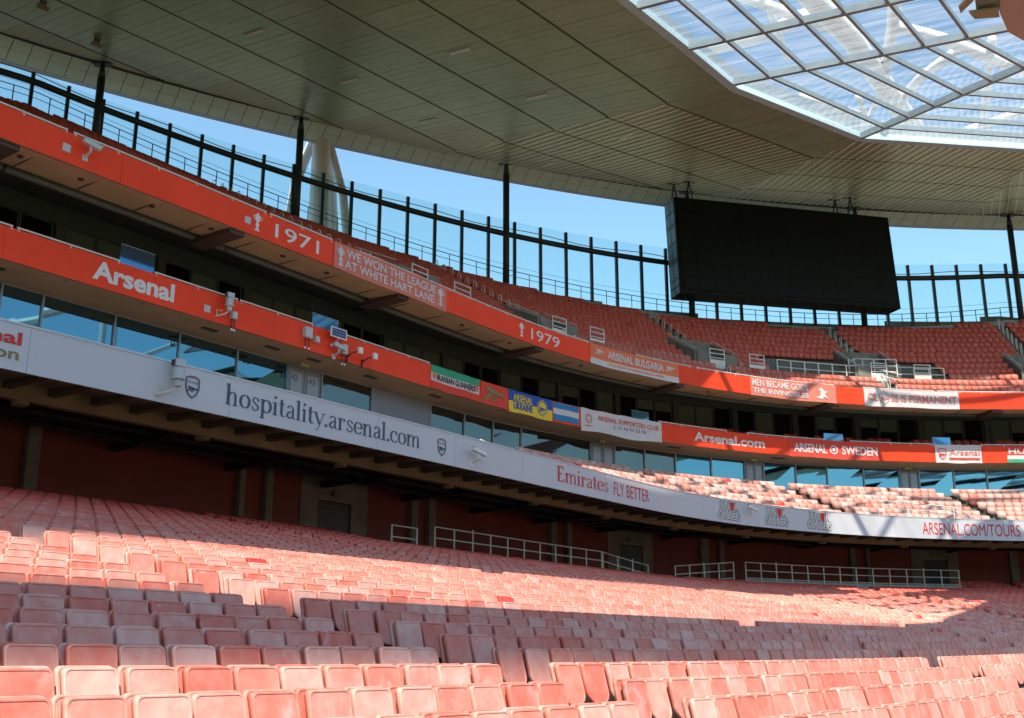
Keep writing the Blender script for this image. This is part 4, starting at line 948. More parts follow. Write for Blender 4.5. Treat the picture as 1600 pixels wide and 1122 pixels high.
for a, b, kd_ in segs:
    g = .05; q = MB(); z0, z1 = 10.98, 12.99
    if kd_ == 'w':
        q.cbox(a, a+g, OG-.04, OG+.12, z0, z1); q.cbox(b-g*.4, b-.002, OG-.04, OG+.12, z0, z1); q.cbox(a+g, b-g*.4, OG, OG+.1, z1-.07, z1); q.cbox(a+g, b-g*.4, OG, OG+.1, z0, z0+.06)
        wn = q.build('window', 'grey_steel', cg); q = MB(); e0, e1, e2, e3 = [random.uniform(-.012, .012) for _ in range(4)]; o_ = OG+.035
        q.hexa([C(a+g, o_+e0, z0+.06), C(b-g*.4, o_+e1, z0+.06), C(b-g*.4, o_+.04, z0+.06), C(a+g, o_+.04, z0+.06), C(a+g, o_+e2, z1-.07), C(b-g*.4, o_+e3, z1-.07), C(b-g*.4, o_+.04, z1-.07), C(a+g, o_+.04, z1-.07)])
        q.build('pane', 'club_glass_reflection' if 33.5 < a < 57.5 else 'club_glass', wn)
    elif kd_ == 'p':
        q.cbox(a, b-.004, OG-.03, OG+.1, z0, z1); q.build('blank_panel', 'grey_panel', cg)
    else:
        q.cbox(a, a+g, OG-.05, OG+.12, z0, z1); q.cbox(b-g, b-.002, OG-.05, OG+.12, z0, z1); q.cbox(a+g, b-g, OG-.02, OG+.1, z1-.12, z1); dr_ = q.build('door_frame', 'grey_panel', cg)
        mid = (a+b)/2
        for u0, u1 in ((a+g+.01, mid-.01), (mid+.01, b-g-.01)):
            q = MB(); q.cbox(u0, u1, OG+.0, OG+.06, z0, z1-.13); d_ = q.build('door_leaf', 'grey_panel', dr_)
            q = MB(); e_ = (u1-u0)*.16; q.cbox(u0+e_, u1-e_, OG-.02, OG-.001, z0+.15, z1-.35); q.build('door_inset', 'grey_steel', d_) if False else q.build('door_inset', 'grey_steel', dr_)
        kd += 1
        if kd == 1:
            text('42', a+.25, a+.62, OG, z1-.75, .28, 'ink', cg, 'door_number', depth=.03); text('43', mid+.25, mid+.62, OG, z1-.75, .28, 'ink', cg, 'door_number', depth=.03)
        sc_ = (a+mid)/2+.1
        ex = thing('exit_sign', ['green and yellow exit sign above the doors numbered 42 and 43', 'exit sign above the doors below the white supporters banner', 'exit sign above the doors right of the Arsenal.com lettering', 'exit sign above the doors at the far right lounge windows'][kd-1], 'sign', C(sc_, 10.9, 13.0), 'exit signs over the lounge doors')
        q = MB(); hw = .28/lf(sc_, 11); q.cbox(sc_-hw, sc_+hw, 10.88, 10.93, 12.84, 13.02); q.build('sign_plate', 'exit', ex); text('EXIT', sc_-hw*.8, sc_+hw*.8, 10.88, 12.88, .11, 'ink_white', ex, depth=.01)
# underside of the middle tier front, with ribs
m_ = MB(); m_.sweep(-30, 100, [(.14, 6.93), (.14, 7.1), (2.0, 7.25), (2.0, 7.08)]); lc = struct(m_.build('lower_ceiling', 'rib_conc'))
m_ = MB(); m_.sweep(-30, 100, [(2.0, 6.64), (2.0, 7.2), (2.28, 7.2), (2.28, 6.64)]); struct(m_.build('edge_beam', 'rib_conc'))
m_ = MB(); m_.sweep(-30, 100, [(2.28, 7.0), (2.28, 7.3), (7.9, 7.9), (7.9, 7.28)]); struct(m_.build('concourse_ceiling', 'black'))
for s in arc_list(1.0, 1.27, 12.81, -10, 97):
    q = MB(); hw = .12/lf(s, 1); q.cbox(s-hw, s+hw, .15, 1.99, 6.86, 7.15); q.build('rib', 'rib_dark', lc)
for s in arc_list(2.5, 5.9, 20.5, -10, 97):
    q = MB(); q.tube([C(s, 2.15, 6.64), C(s, 2.15, 6.52)], .22, 10); q.build('round_lamp', 'rib_conc', lc)
q = MB()
for s in arc_list(4, 4.9, 15.1, -10, 97): q.bar(C(s, 2.3, 6.85), C(s+.9, 7.4, 6.95), .25, .28)
for o_ in (4.1, 5.6): q.tube([C(s, o_, 6.9) for s in np.arange(-12, 98, 2)], .10, 6)
q.build('ceiling_beams', 'black', lc)
# concourse back wall
cw = thing('concourse_wall', 'dark red concourse wall with concrete pillars behind the lower tier', 'wall', C(40, 7.6, 4)); OC = 7.62
m_ = MB(); m_.sweep(-30, 100, [(OC+.25, 3.0), (OC+.25, 7.6), (OC+.45, 7.6), (OC+.45, 3.0)]); m_.build('wall_core', 'black', cw)
pillars = [(-1, -.6), (8.6, 9.0), (17.92, 18.35), (26.49, 26.75), (27.8, 28.13), (36.32, 36.76), (37.56, 38.01), (46.61, 46.97), (47.73, 48.04), (56.7, 57.2), (57.9, 58.2), (66.03, 66.33), (66.97, 67.16), (75.09, 75.5), (84, 84.4)]
bays = [(29.74, 33.62, 30.69, 32.65), (50.67, 53.65, 51.5, 53.0), (69.65, 72.3, 70.3, 71.7)]
marks = sorted([(a, b, 'c') for a, b in pillars]+[(a, b, 'd') for a, b, _, _ in bays]); p = -14.
for a, b, kk in marks+[(100, 100, 'e')]:
    if a > p+.05:
        q = MB(); q.sweep(p+.004, a-.004, [(OC, 3.2), (OC, 7.5), (OC+.22, 7.5), (OC+.22, 3.2)]); q.build('red_wall_panel', 'wall_red', cw)
    if kk == 'c': q = MB(); q.cbox(a, b, OC-.22, OC+.2, 3.2, 7.22); q.build('pillar', 'concrete_dk', cw)
    p = b
for a, b, c, d in bays:
    for u0, u1, z0, z1 in ((a, c-.003, 3.2, 7.3), (d+.003, b, 3.2, 7.3), (c, d, 6.35, 7.3)):
        q = MB(); q.cbox(u0, u1, OC-.05, OC+.2, z0, z1); q.build('concrete_panel', 'concrete_dk', cw)
    sh = MB()
    for k in range(16): z = 4.0+k*.145; sh.cbox(c+.004, d-.004, OC+.02+.02*(k % 2), OC+.15, z, z+.143)
    sh.build('roller_shutter', 'dark_steel', cw)
    q = MB(); mid = (c+d)/2; q.cbox(mid-.3, mid+.3, OC-.3, OC-.26, 6.55, 6.75); q.bar(C(mid, OC-.28, 6.75), C(mid, OC-.28, 7.2), .03, .03); q.build('hanging_sign', 'blind', cw)
# viewing platforms with cream rails
def platform(a, b, o, z, lab, kick=True, z2=None, posts=None):
    t = thing('platform_rail', lab, 'railing', C(a, o, z)); z2 = z if z2 is None else z2; n = posts or max(2, int((b-a)*lf((a+b)/2, o)/1.15)); 
    zf = lambda u: z+(z2-z)*u
    for i in range(n+1):
        s = a+(b-a)*i/n; q = MB(); q.bar(C(s, o, zf(i/n)-(.3 if kick else .05)), C(s, o, zf(i/n)+.93+(.1 if i in (2, 11) else 0)), .06, .06); q.build('post', 'cream', t)
    for h in (.93, .5, .08):
        q = MB(); q.tube([C(a+(b-a)*j/n, o-.0, zf(j/n)+h) for j in range(n+1)], .028, 5); q.build('rail', 'cream', t)
    if kick:
        q = MB(); q.sweep(a, b, [(o+.04, z-.32), (o+.04, z+.02), (o+3.8, z+.02), (o+3.8, z-.32)]); q.build('platform_slab', 'grey_kerb', t)
platform(33.22, 45.6, 3.5, 4.27, 'long cream railing on a grey ledge under the hospitality lettering')
platform(45.7, 49.2, 3.5, 4.25, 'cream railing sloping down right of the long left ledge', kick=False, z2=3.85)
platform(30.66, 32.13, 3.5, 4.1, 'short cream gate rail left of the long ledge by the shutter door', kick=False, posts=1)
platform(51.25, 55.5, 3.5, 3.95, 'short cream railing rising between the two long ledges', kick=False, z2=4.4)
platform(56.35, 70.2, 3.5, 4.45, 'longest cream railing on a grey ledge under the Junior Gunners logos')
# club tier rails
def rail_loop(name, lab, pts, cat='railing', m='white_paint', grp=None, r=.028, posts=True):
    t = thing(name, lab, cat, pts[0], grp)
    for h in (0, -.4): q = MB(); q.tube([Vector(p)+Vector((0, 0, h)) for p in pts], r, 5); q.build('rail', m, t)
    q = MB()
    for p in pts: q.bar(Vector(p)+Vector((0, 0, -.95)), Vector(p)+Vector((0, 0, .02)), .05, .05)
    tag(q.build('posts', m, t), kind='stuff')
rail_loop('stair_rail', 'white stair rail at the front of the middle tier above the tours lettering', [C(sW(1392), .5, 8.95), C(sW(1430), .5, 8.9), C(sW(1462), .5, 8.85), C(sW(1500), .4, 8.75), C(sW(1520), .4, 8.4)])
rail_loop('stair_rail', 'short white rail in front of the lounge doors below the supporters club banner', [C(44.4, 3.5, 9.1), C(46.2, 3.3, 8.8)])
rail_loop('stair_rail', 'short white rail above the camera on the white board', [C(sW(780), .9, 8.35), C(sW(808), .9, 8.2)])

# ------------------------------------------------------------------ wall mounted equipment
def cctv(s, o, z, lab, par_=None, yaw=0., tiltz=-.08, white=True):
    mm = 'white_paint' if white else 'box'; t = thing('security_camera', lab, 'camera', C(s, o, z)); k = 1/lf(s, o)
    q = MB(); q.bar(C(s, o, z-.25), C(s, o-.35, z-.1), .07, .07); q.bar(C(s, o-.33, z-.12), C(s, o-.33, z+.08), .07, .07); q.cbox(s-.1*k, s+.1*k, o-.03, o-.002, z-.38, z-.15); q.build('wall_bracket', mm, t)
    a = C(s-.30*k, o-.30, z+.14-tiltz); b = C(s+.32*k, o-.42+yaw, z+.14+tiltz)
    q = MB(); q.bar(a, b, .17, .15); q.build('camera_housing', mm, t); q = MB(); q.bar(b, b+(b-a)*.03, .13, .11); q.build('lens', 'ink_black', t)
    q = MB(); q.bar(a+Vector((0, 0, .1)), b+(b-a)*.12+Vector((0, 0, .09)), .19, .02); q.build('sun_hood', mm, t)
cctv(sW(737), OW, 7.35, 'white bullet camera on the white board right of the second crest')
cctv(sW(1168), OW, 7.55, 'white camera on the white board beside the first Junior Gunners logo')
cctv(s2_(133), O2, 17.15, 'grey camera on the upper red board at the far left', white=False)
cctv(s1_(522), O1, 13.45, 'grey camera under the small solar panel', white=False)
def ptz(s, o, z, lab):
    t = thing('security_camera', lab, 'camera', C(s, o, z)); k = 1/lf(s, o)
    q = MB(); q.tube([C(s+.02*k, o-.3, z), C(s+.02*k, o-.3, z+.22)], [.10, .12], 10); q.tube([C(s+.02*k, o-.3, z+.2), C(s+.02*k, o-.3, z+.26)], .19, 12); q.tube([C(s+.02*k, o-.3, z+.26), C(s+.02*k, o-.3, z+.52)], .165, 12); q.build('body', 'box', t, smooth=False)
    q = MB(); q.tube([C(s+.02*k, o-.3, z), C(s-.15*k, o-.25, z-.16), C(s-.42*k, o-.1, z-.28), C(s-.42*k, o-.02, z-.28)], .035, 6); q.tube([C(s-.42*k, o-.1, z-.28), C(s-.42*k, o-.1, z-.02), C(s-.2*k, o-.15, z-.02)], .022, 5); q.build('bracket_arm', 'cream', t)
    q = MB(); q.bar(C(s-.14*k, o-.28, z+.66), C(s+.17*k, o-.32, z+.66), .2, .2); q.tube([C(s, o-.3, z+.5), C(s, o-.3, z+.6)], .05, 6); q.build('camera_head', 'box', t)
    q = MB(); q.bar(C(s-.17*k, o-.28, z+.66), C(s-.14*k, o-.28, z+.66), .15, .15); q.build('lens', 'bracket_brown', t)
ptz(sW(266), OW, 7.28, 'pan and tilt camera on the white board left of the first crest')
ptz(s1_(350), O1, 13.65, 'pan and tilt camera on the lower red board near a grey box')
def ebox(s, o, z, w_, h_, lab, feet=True, name='control_box'):
    t = thing(name, lab, 'control box', C(s, o, z)); k = 1/lf(s, o)
    q = MB(); q.cbox(s-w_/2*k, s+w_/2*k, o-.20, o-.01, z, z+h_); q.build('case', 'box', t); q = MB(); q.cbox(s-w_*.44*k, s+w_*.44*k, o-.215, o-.201, z+.03, z+h_-.03); q.build('door', 'box', t)
    if feet:
        q = MB()
        for u in (-.25, .25): q.tube([C(s+w_*u*k, o-.1, z), C(s+w_*u*k, o-.1, z-.42)], .022, 5)
        q.build('conduits', 'ink_black', t); q = MB()
        for u in (-.25, .25): q.tube([C(s+w_*u*k, o-.1, z-.42), C(s+w_*u*k, o-.1, z-.5)], .05, 6)
        q.build('conduit_ends', 'white_paint', t)
ebox(s1_(363), O1, 13.45, .26, .30, 'small grey box on the lower red board right of the pan and tilt camera')
ebox(s1_(478), O1, 13.63, .44, .48, 'largest pale grey box on the lower red board left of the solar panel')
ebox(s1_(492), O1, 13.55, .24, .27, 'small white box beside the largest pale grey box', False)
ebox(s1_(535), O1, 13.40, .32, .46, 'tall narrow grey box on the lower red board right of the solar panel')
def radio(x, z, lab):
    s = s1_(x); k = 1/lf(s, O1); t = thing('radio_antenna', lab, 'antenna', C(s, O1, z))
    q = MB(); q.cbox(s-.13*k, s+.13*k, O1-.62, O1-.52, z, z+.28); q.build('antenna_plate', 'white_paint', t)
    q = MB(); q.tube([C(s, O1-.5, z+.12), C(s-.2*k, O1-.3, z+.05), C(s-.3*k, O1-.02, z-.15)], .03, 5); q.tube([C(s-.25*k, O1-.05, z+.0), C(s-.32*k, O1-.05, z-.4)], .04, 5); q.build('mounting_arm', 'ink_black', t)
radio(549, 13.50, 'white square antenna near the tall narrow box'); radio(572, 13.45, 'white square antenna alone right of the equipment cluster')
t = thing('solar_panel', 'small blue solar panel in a white frame above the lower red board', 'solar panel', C(s1_(520), O1-.3, 14.0)); s = s1_(520); k = 1/lf(s, O1)
q = MB(); q.bar(C(s-.50*k, O1-.35, 14.20), C(s+.50*k, O1-.35, 14.20), .05, .46); q.build('frame', 'white_paint', t)
q = MB()
for i in range(6):
    for j in range(3): u = -.44+.148*i; q.cbox(s+u*k, s+(u+.135)*k, O1-.384, O1-.377, 14.02+j*.125, 14.02+j*.125+.112)
q.build('solar_cells', 'solar', t); q = MB(); q.tube([C(s, O1-.3, 13.98), C(s, O1-.3, 13.75), C(s-.25*k, O1-.1, 13.6)], .06, 8); q.build('mount', 'box', t)
for x, y, lab in ((152, 62, 'dark sensor unit hanging under the roof above the leftmost column'), (68, 3, 'dark loudspeaker grille flush in the roof at the top left')):
    c = ip(P1, x, y); t = thing('roof_speaker', lab, 'loudspeaker', tuple(c)); q = MB(); q.tube([c+[0, 0, .05], c+[0, 0, -.22]], [.22, .16], 10); q.build('drum', 'facade', t); q = MB(); q.bar(c+[-.28, -.1, -.25], c+[.28, .1, -.42], .22, .2); q.build('horn', 'tan', t)

ORD = ['', 'first', 'second', 'third', 'fourth', 'fifth', 'sixth', 'seventh', 'eighth', 'ninth', 'tenth', 'eleventh', 'twelfth', 'thirteenth', 'fourteenth', 'fifteenth', 'sixteenth', 'seventeenth', 'eighteenth', 'nineteenth', 'twentieth']
def ordn(i): return ORD[i] if i < len(ORD) else '%dth' % i
# ------------------------------------------------------------------ upper tier furniture
UG = [20.5, 30.5, 40.5, 50.5, 60.6, 70.3, 79.5, 89]
def in_gang_u(s, o): return any(abs(s-g)*lf(s, o) < .62 for g in UG)
vom_o = (11.0, 13.9)
def in_vom(s, o): return any(abs(s-g)*lf(s, o) < 1.75 and vom_o[0]-.3 < o < vom_o[1]+.2 for g in UG)
def zup(o, s): return 17.12+(o-8.7)*mU(s)
near_ = {40.5: 'behind the WE WON THE LEAGUE banner', 50.5: 'above the 1979 lettering', 60.6: 'left of the big screen post', 70.3: 'below the right half of the screen', 79.5: 'at the right edge of the picture', 30.5: 'at the far left', 20.5: 'beyond the left edge', 89: 'beyond the right edge'}
for g in UG[2:7]:
    k = 1/lf(g, 13); nr = near_[g]
    t = thing('stair_entrance', 'concrete stair entrance in the upper tier seats, '+nr, 'stair entrance', C(g, 13, zup(13, g)), 'concrete stair entrances of the upper tier')
    oa, ob_ = vom_o
    for sg in (-1, 1):
        q = MB(); s = g+sg*1.75*k; h = .09*k
        q.hexa([C(s-h, oa, zup(oa, g)-1.4), C(s+h, oa, zup(oa, g)-1.4), C(s+h, ob_, zup(ob_, g)-1.2), C(s-h, ob_, zup(ob_, g)-1.2), C(s-h, oa, zup(oa, g)+1.15), C(s+h, oa, zup(oa, g)+1.15), C(s+h, ob_, zup(ob_, g)+.75), C(s-h, ob_, zup(ob_, g)+.75)]); q.build('side_wall', 'concrete_dk', t)
        rt = MB(); rt.tube([C(s, oa, zup(oa, g)+1.35), C(s, ob_, zup(ob_, g)+1.0)], .03, 5); rt.build('wall_rail', 'white_paint', t)
        q = MB(); a_, b_ = sorted((g+sg*.62*k, g+sg*1.66*k)); q.cbox(a_, b_, oa-.1, oa+.08, zup(oa, g)-.3, zup(oa, g)+1.18); q.build('front_wall', 'concrete_dk', t)
    q = MB(); q.cbox(g-1.75*k, g+1.75*k, ob_-.1, ob_+.1, zup(ob_, g)-2.4, zup(ob_, g)+.75); q.build('end_wall', 'concrete_dk', t)
    q = MB(); q.cbox(g-1.66*k, g+1.66*k, oa+.08, ob_-.1, zup(oa, g)-.9, zup(oa, g)-.85); q.build('landing', 'facade', t)
    for sg, nm in ((0, 'left'), (3.4, 'right')):
        t2 = thing('stair_gate', 'white gate with solid lower panel, %s one %s' % (nm, nr), 'gate', C(g+sg*k, 11.2, zup(11.2, g)), 'white gate rails at the stair entrances')
        a, b = g+(sg-.62)*k, g+(sg+.62)*k; z = zup(10.9, g)+.05; o_ = 10.85
        for zz in (1.45, 1.15, .85): q = MB(); q.bar(C(a, o_, z+zz), C(b, o_, z+zz), .05, .05); q.build('rail', 'white_paint', t2)
        for ss in (a, b): q = MB(); q.bar(C(ss, o_, z-.3), C(ss, o_, z+1.48), .06, .06); q.build('post', 'white_paint', t2)
        q = MB(); q.cbox(a+.02, b-.02, o_-.02, o_+.02, z+.0, z+.72); q.build('lower_panel', 'white_paint', t2)
def hand_loop(s, o, grp, lab):
    z = zup(o, s); k = 1/lf(s, o); q = MB(); a = .13
    q.tube([C(s, o-a, z), C(s, o-a*1.2, z+.75), C(s, o-a*.6, z+.93), C(s, o+a*.6, z+.93), C(s, o+a*1.2, z+.75), C(s, o+a*.4, z+.15)], .03, 5)
    tag(q.build('handrail_hoop', 'white_paint'), lab, 'handrail', grp)
for g in UG[2:7]:
    ks = [k for k in range(0, NU) if o_up(k) < ow(g)-1.2]
    for k_ in ks:
        o = o_up(k_)+.2
        if vom_o[0]-.2 < o < vom_o[1]+.6 or (g < 45 and k_ < 6): continue
        pos = 'above' if o > vom_o[1] else 'below'
        hand_loop(g, o, 'hoops along the upper stairway '+near_[g], 'white hoop, %s from the bottom of the stairway %s' % (ordn(k_+1), near_[g].replace('in front of the', 'at the')))
# accessible platform with white rails inside the upper tier
PLs = (S_of(1228, 10.2, 18.6), S_of(1357, 10.2, 18.6), S_of(1394, 10.2, 18.6), S_of(1487, 10.2, 18.6))
for a, b, lab in ((PLs[0], PLs[1], 'white balustrade above the CLASS banner, left of the small ramp'), (PLs[2], PLs[3], 'white balustrade right of the small ramp in the upper tier')):
    t = thing('upper_balustrade', lab, 'railing', C(a, 10.2, 18)); z = zup(11.1, a)+.15; n = max(3, int((b-a)*lf(a, 10)/.95))
    for i in range(n+1): s = a+(b-a)*i/n; q = MB(); q.bar(C(s, 11.1, z-.1), C(s, 11.1, z+1.05), .07, .05); q.build('post', 'white_paint', t)
    for h in (1.05, .55, .12): q = MB(); q.tube([C(a+(b-a)*j/n, 11.1, z+h) for j in range(n+1)], .035, 5); q.build('rail', 'white_paint', t)
    q = MB(); q.sweep(a, b, [(11.15, z-.35), (11.15, z+.02), (12.9, z+.02), (12.9, z-.35)]); q.build('platform_slab', 'grey_kerb', t)
t = thing('curved_ramp_rail', 'curved white ramp railing between the two balustrades of the upper tier', 'railing', C(PLs[1], 10, 18)); zz = zup(11.5, PLs[1])
sp_ = [S_of(x, 11.5, 19) for x in (1331, 1337, 1347, 1362, 1378, 1392)]
for h in (1.5, 1.05, .6): q = MB(); q.tube([C(s_, 11.7-.25*i, zz+h-(.28 if i == 0 else 0)-.05*i) for i, s_ in enumerate(sp_)], .035, 5); q.build('rail', 'white_paint', t)
q = MB()
for i, s_ in enumerate(sp_): q.bar(C(s_, 11.7-.25*i, zz), C(s_, 11.7-.25*i, zz+1.5-.05*i), .06, .06)
tag(q.build('posts', 'white_paint', t), kind='stuff')
q = MB()
for h in (1.0, .55): q.tube([C(sp_[3], 11.2, zz+h-.2), C(sp_[5], 9.9, zz+h-1.0)], .035, 5)
q.build('lower_rail', 'white_paint', t)

# ------------------------------------------------------------------ seats
def seat_outline(w_, z0, z1, rt, rb, nr=3, scallop=.0):
    hw = w_/2; pts = []
    for i in range(nr+1): a = R(90*i/nr); pts.append((hw-rt+rt*math.cos(a), z1-rt+rt*math.sin(a)))
    for i in range(nr+1): a = R(90+90*i/nr); pts.append((-hw+rt+rt*math.cos(a), z1-rt+rt*math.sin(a)))
    for i in range(nr+1): a = R(180+90*i/nr); pts.append((-hw+rb+rb*math.cos(a), z0+rb+rb*math.sin(a)))
    for i in range(nr+1): a = R(270+90*i/nr); pts.append((hw-rb+rb*math.cos(a), z0+rb+rb*math.sin(a)))
    return pts
LEAN = .25
def shell(pts, y0, th, recess=0., inset=.03):
    """a moulded panel standing in the xz plane, leaning back; front at y0"""
    n = len(pts); cx = 0; cz = sum(p[1] for p in pts)/n; vs = []; fs = []
    def Y(z): return (z-.42)*LEAN
    def ring(f, dy): return [(p[0]*f, y0+dy+Y(cz+(p[1]-cz)*f), cz+(p[1]-cz)*f) for p in pts]
    rings = [ring(1, th), ring(1, .006), ring(.975, 0)]
    if recess: rings += [ring(.925, .001), ring(.905, recess*.55), ring(.89, recess*.45), ring(.45, recess*.7)]
    for r_ in rings: vs += r_
    for k in range(len(rings)-1):
        for i in range(n): fs.append((k*n+i, k*n+(i+1) % n, (k+1)*n+(i+1) % n, (k+1)*n+i))
    fs.append(tuple((len(rings)-1)*n+i for i in range(n))); fs.append(tuple(reversed(range(n))))
    return vs, fs
def np_mesh(v, f): return np.array(v), f
def lens_y(y): return y
back_v, back_f = shell(seat_outline(.452, .46, .84, .05, .03, 4), .05, .045, .012)
pan_v, pan_f = shell(seat_outline(.42, .40, .828, .045, .13, 4), -.03, .06, .012)
br = MB(); br.box((-.2, .02, .25), (-.14, .14, .5)); br.box((.14, .02, .25), (.2, .14, .5)); br.box((-.2, .10, .22), (.2, .14, .30))
def lo(pts, y0, th):
    n = len(pts); Y = lambda z: (z-.42)*LEAN
    vs = [(x, y0+Y(z), z) for x, z in pts]+[(x, y0+th+Y(z), z) for x, z in pts]
    return vs, [tuple(range(n))]+[(i, n+i, n+(i+1) % n, (i+1) % n) for i in range(n)]
def join(parts):
    v = []; f = []
    for a, b in parts: o_ = len(v); v += list(a); f += [tuple(i+o_ for i in q) for q in b]
    return np.array(v, float), f
mid_v, mid_f = join([shell(seat_outline(.452, .46, .84, .05, .03, 1), .05, .045, .012), shell(seat_outline(.42, .40, .825, .045, .12, 2), -.03, .06, .010)])
far_v, far_f = join([lo(seat_outline(.46, .42, .84, .02, .02, 1), .05, .05), lo(seat_outline(.45, .34, .81, .02, .06, 1), -.04, .05)])
club_v, club_f = join([lo(seat_outline(.525, .42, .84, .03, .02, 1), .05, .05), lo(seat_outline(.51, .30, .81, .03, .13, 1), -.05, .06)])
seats = []     # (pos, heading, tier, row, index label info, fade)
LG = [-18.1, -4.35, 9.4, 23.15, 36.9, 50.5, 63.5, 74, 84.5, 95]
def place_row(o, zf, gangs, hw, smin, smax, tier, row, fade, pitch=.48, keep=None):
    gs_ = [g for g in gangs if smin-3 < g < smax+3]; ed = [smin]+gs_+[smax]
    fine = np.arange(smin-1, smax+1, .05); pts = Cn(fine, o, 0.); Lc = np.r_[0, np.cumsum(np.hypot(*np.diff(pts[:, :2], axis=0).T))]
    for bi in range(len(ed)-1):
        a = np.interp(ed[bi], fine, Lc)+(hw if bi > 0 else 0); b = np.interp(ed[bi+1], fine, Lc)-(hw if bi < len(ed)-2 else 0)
        n = int((b-a)/pitch+.15)
        if n < 1: continue
        st_ = (b-a)/n
        for i in range(n):
            s = float(np.interp(a+st_*(i+.5), Lc, fine)); z = zf(s)
            if keep and not keep(s, o): continue
            p = C(s, o, z)
            seats.append((p, head(s), tier, row, (bi, i, n, s), fade+random.gauss(0, .05)))
def kl(n):
    def f(s, o):
        if n >= 27 and (29.3 < s < 71.2): return False
        return True
    return f
for n in range(NL0, NL1+1):
    gl_ = LG if n >= 6 else [g for g in LG if g < 48 or g in (63.5, 84.5)]
    if n < -1: gl_ = [g for g in LG if g < 48]
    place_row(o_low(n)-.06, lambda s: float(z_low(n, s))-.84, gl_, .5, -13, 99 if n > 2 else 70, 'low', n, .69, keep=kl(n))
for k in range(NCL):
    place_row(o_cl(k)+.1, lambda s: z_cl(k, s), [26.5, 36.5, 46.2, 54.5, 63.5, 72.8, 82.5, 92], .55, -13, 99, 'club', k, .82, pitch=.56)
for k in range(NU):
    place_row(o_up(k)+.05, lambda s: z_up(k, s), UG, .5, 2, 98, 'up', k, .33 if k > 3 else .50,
              keep=lambda s, o: o < ow(s)-.85 and not in_vom(s, o) and not (PLs[0]-.3 < s < PLs[3]+.3 and 10.8 < o < 13.1))
for k, o in ((0, 11.3), (1, 12.6), (2, 13.3)):
    place_row(o, lambda s: [13.75, 14.5, 14.55][k], list(arc_list(12, 9.86, 22.48, -12, 96)), .8, 4, 98, 'box', k, .25, pitch=.58,
              keep=lambda s, o: (random.Random(int(s*1.3)+k).random() > .18))
pts = np.array([tuple(q[0]) for q in seats]); px, py, dd = project(pts+[0, 0, .7])
inview = (dd > .5) & (px > -25) & (px < 1625) & (py > -10) & (py < 1145)
dist = np.linalg.norm(pts, axis=1); low = np.array([q[2] == 'low' for q in seats])
behind = (dd < .5) | (dist < 2.2)
order = np.argsort(np.where(inview & low & ~behind, dist, 1e6)); single = set(order[:300].tolist())
# the near seats: things with parts sharing mesh data
def mesh_of(name, v, f, m, smooth=False):
    me = bpy.data.meshes.new(name); me.from_pydata([tuple(x) for x in v], [], f); me.materials.append(m)
    bm = bmesh.new(); bm.from_mesh(me); bmesh.ops.recalc_face_normals(bm, faces=bm.faces); bm.to_mesh(me); bm.free()
    if smooth:
        for p in me.polygons: p.use_smooth = True
    return me
me_b = mesh_of('backrest', back_v, back_f, M['seat'], True); me_p = mesh_of('tip_up_seat', pan_v, pan_f, M['seat'], True); me_k = mesh_of('bracket', br.v, br.f, M['bracket'])
for me, f_ in ((me_b, back_f), (me_p, pan_f)):
    n_ = 20
    for i_, p in enumerate(me.polygons): p.use_smooth = i_ < 2*n_
def row_words(n):
    if n == 0: return 'topmost sunlit foreground row'
    if n < 0: return '%s row below the topmost foreground row' % ordn(-n)
    if n <= 5: return '%s shaded row above the foreground' % ordn(n)
    return '%s row above the dark band' % ordn(n-5)
first = None
for idx in order[:300]:
    p, h, tier, n, (bi, i, cnt, s), fade = seats[idx]
    if s < 9.4: lab = 'red seat, %s left of the gangway, %s' % (ordn(cnt-i), row_words(n))
    elif s < 23.15: lab = 'red seat, %s right of the gangway, %s' % (ordn(i+1), row_words(n))
    else: lab = 'red seat, %s beyond the second gangway, %s' % (ordn(i+1), row_words(n))
    if first is None:
        r0 = thing('stadium_seat', lab, 'seat', p, 'faded red tip-up seats of the lower tier', h)
        for nm, me in (('backrest', me_b), ('tip_up_seat', me_p), ('bracket', me_k)):
            o_ = bpy.data.objects.new(nm, me); col.objects.link(o_); o_.parent = r0
        first = r0; kids = list(r0.children); continue
    c_ = first.copy(); col.objects.link(c_); c_.location = p; c_.rotation_euler = (0, 0, h); c_['label'] = lab
    for ch in kids:
        d_ = ch.copy(); col.objects.link(d_); d_.parent = c_
        if ch.name.startswith('tip_up'): d_.rotation_euler = (random.uniform(-.035, .035), 0, random.uniform(-.01, .01)); d_.location = (random.uniform(-.004, .004), random.uniform(-.008, .004), 0)
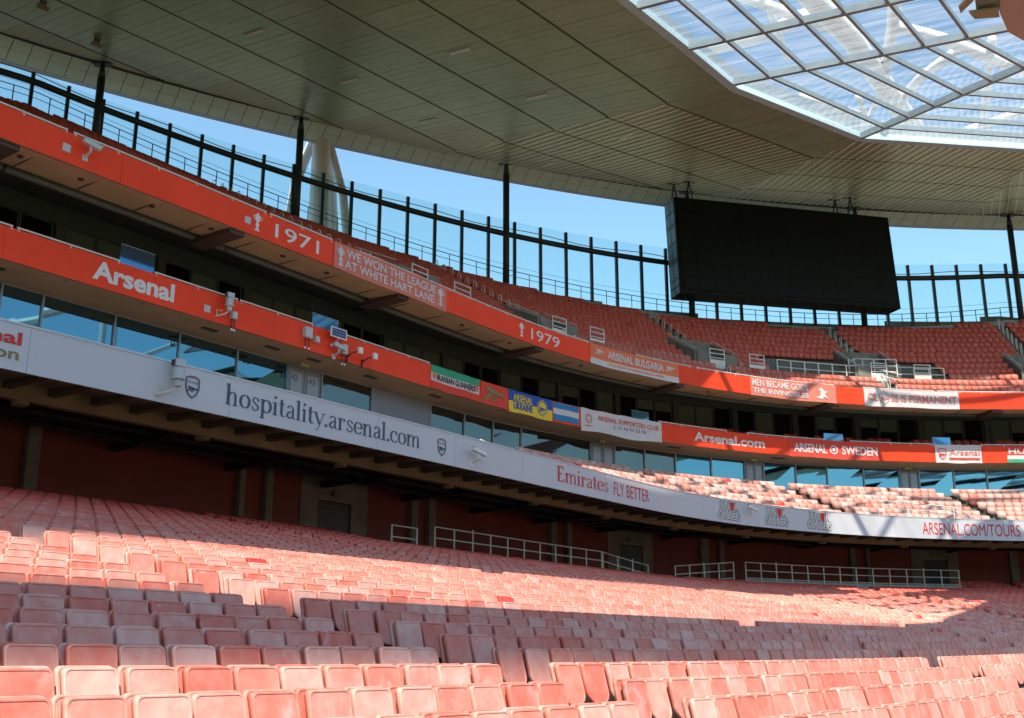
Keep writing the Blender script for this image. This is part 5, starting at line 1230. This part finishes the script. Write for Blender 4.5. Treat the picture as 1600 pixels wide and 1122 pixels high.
# all the others: one mass
V = []; Fv = []; Fl = []; FD = []; base = 0
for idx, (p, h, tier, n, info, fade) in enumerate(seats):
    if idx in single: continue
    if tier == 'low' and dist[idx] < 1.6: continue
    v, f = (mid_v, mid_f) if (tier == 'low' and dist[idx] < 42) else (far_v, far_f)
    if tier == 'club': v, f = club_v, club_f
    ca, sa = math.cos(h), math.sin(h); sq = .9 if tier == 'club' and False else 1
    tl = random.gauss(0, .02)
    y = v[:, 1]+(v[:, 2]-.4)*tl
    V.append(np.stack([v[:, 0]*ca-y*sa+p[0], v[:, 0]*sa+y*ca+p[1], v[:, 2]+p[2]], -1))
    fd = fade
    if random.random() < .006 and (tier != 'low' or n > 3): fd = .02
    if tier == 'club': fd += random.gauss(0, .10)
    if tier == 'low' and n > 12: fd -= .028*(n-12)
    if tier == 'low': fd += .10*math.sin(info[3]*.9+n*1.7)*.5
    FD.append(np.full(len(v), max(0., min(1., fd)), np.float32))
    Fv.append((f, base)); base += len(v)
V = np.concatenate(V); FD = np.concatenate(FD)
loops = []; starts = []; totals = []; cache = {}
for f, b_ in Fv:
    k_ = id(f)
    if k_ not in cache:
        flat = np.array([i for q in f for i in q], np.int32); tot = np.array([len(q) for q in f], np.int32); cache[k_] = (flat, tot)
    loops.append(cache[k_][0]+b_); totals.append(cache[k_][1])
loops = np.concatenate(loops); totals = np.concatenate(totals); starts = np.r_[0, np.cumsum(totals)[:-1]].astype(np.int32)
me = bpy.data.meshes.new('stadium_seats'); me.vertices.add(len(V)); me.vertices.foreach_set('co', V.ravel().astype(np.float32))
me.loops.add(len(loops)); me.loops.foreach_set('vertex_index', loops); me.polygons.add(len(totals)); me.polygons.foreach_set('loop_start', starts)
me.update(calc_edges=True); at = me.attributes.new('fade', 'FLOAT', 'POINT'); at.data.foreach_set('value', FD); me.materials.append(M['seat_far'])
so2 = bpy.data.objects.new('stadium_seats', me); col.objects.link(so2)
tag(so2, 'thousands of red tip-up seats filling the tiers beyond the nearest ones', 'seats', 'faded red tip-up seats of the lower tier', 'stuff')
print('SEATS', len(seats), 'tris', int((totals-2).sum()))
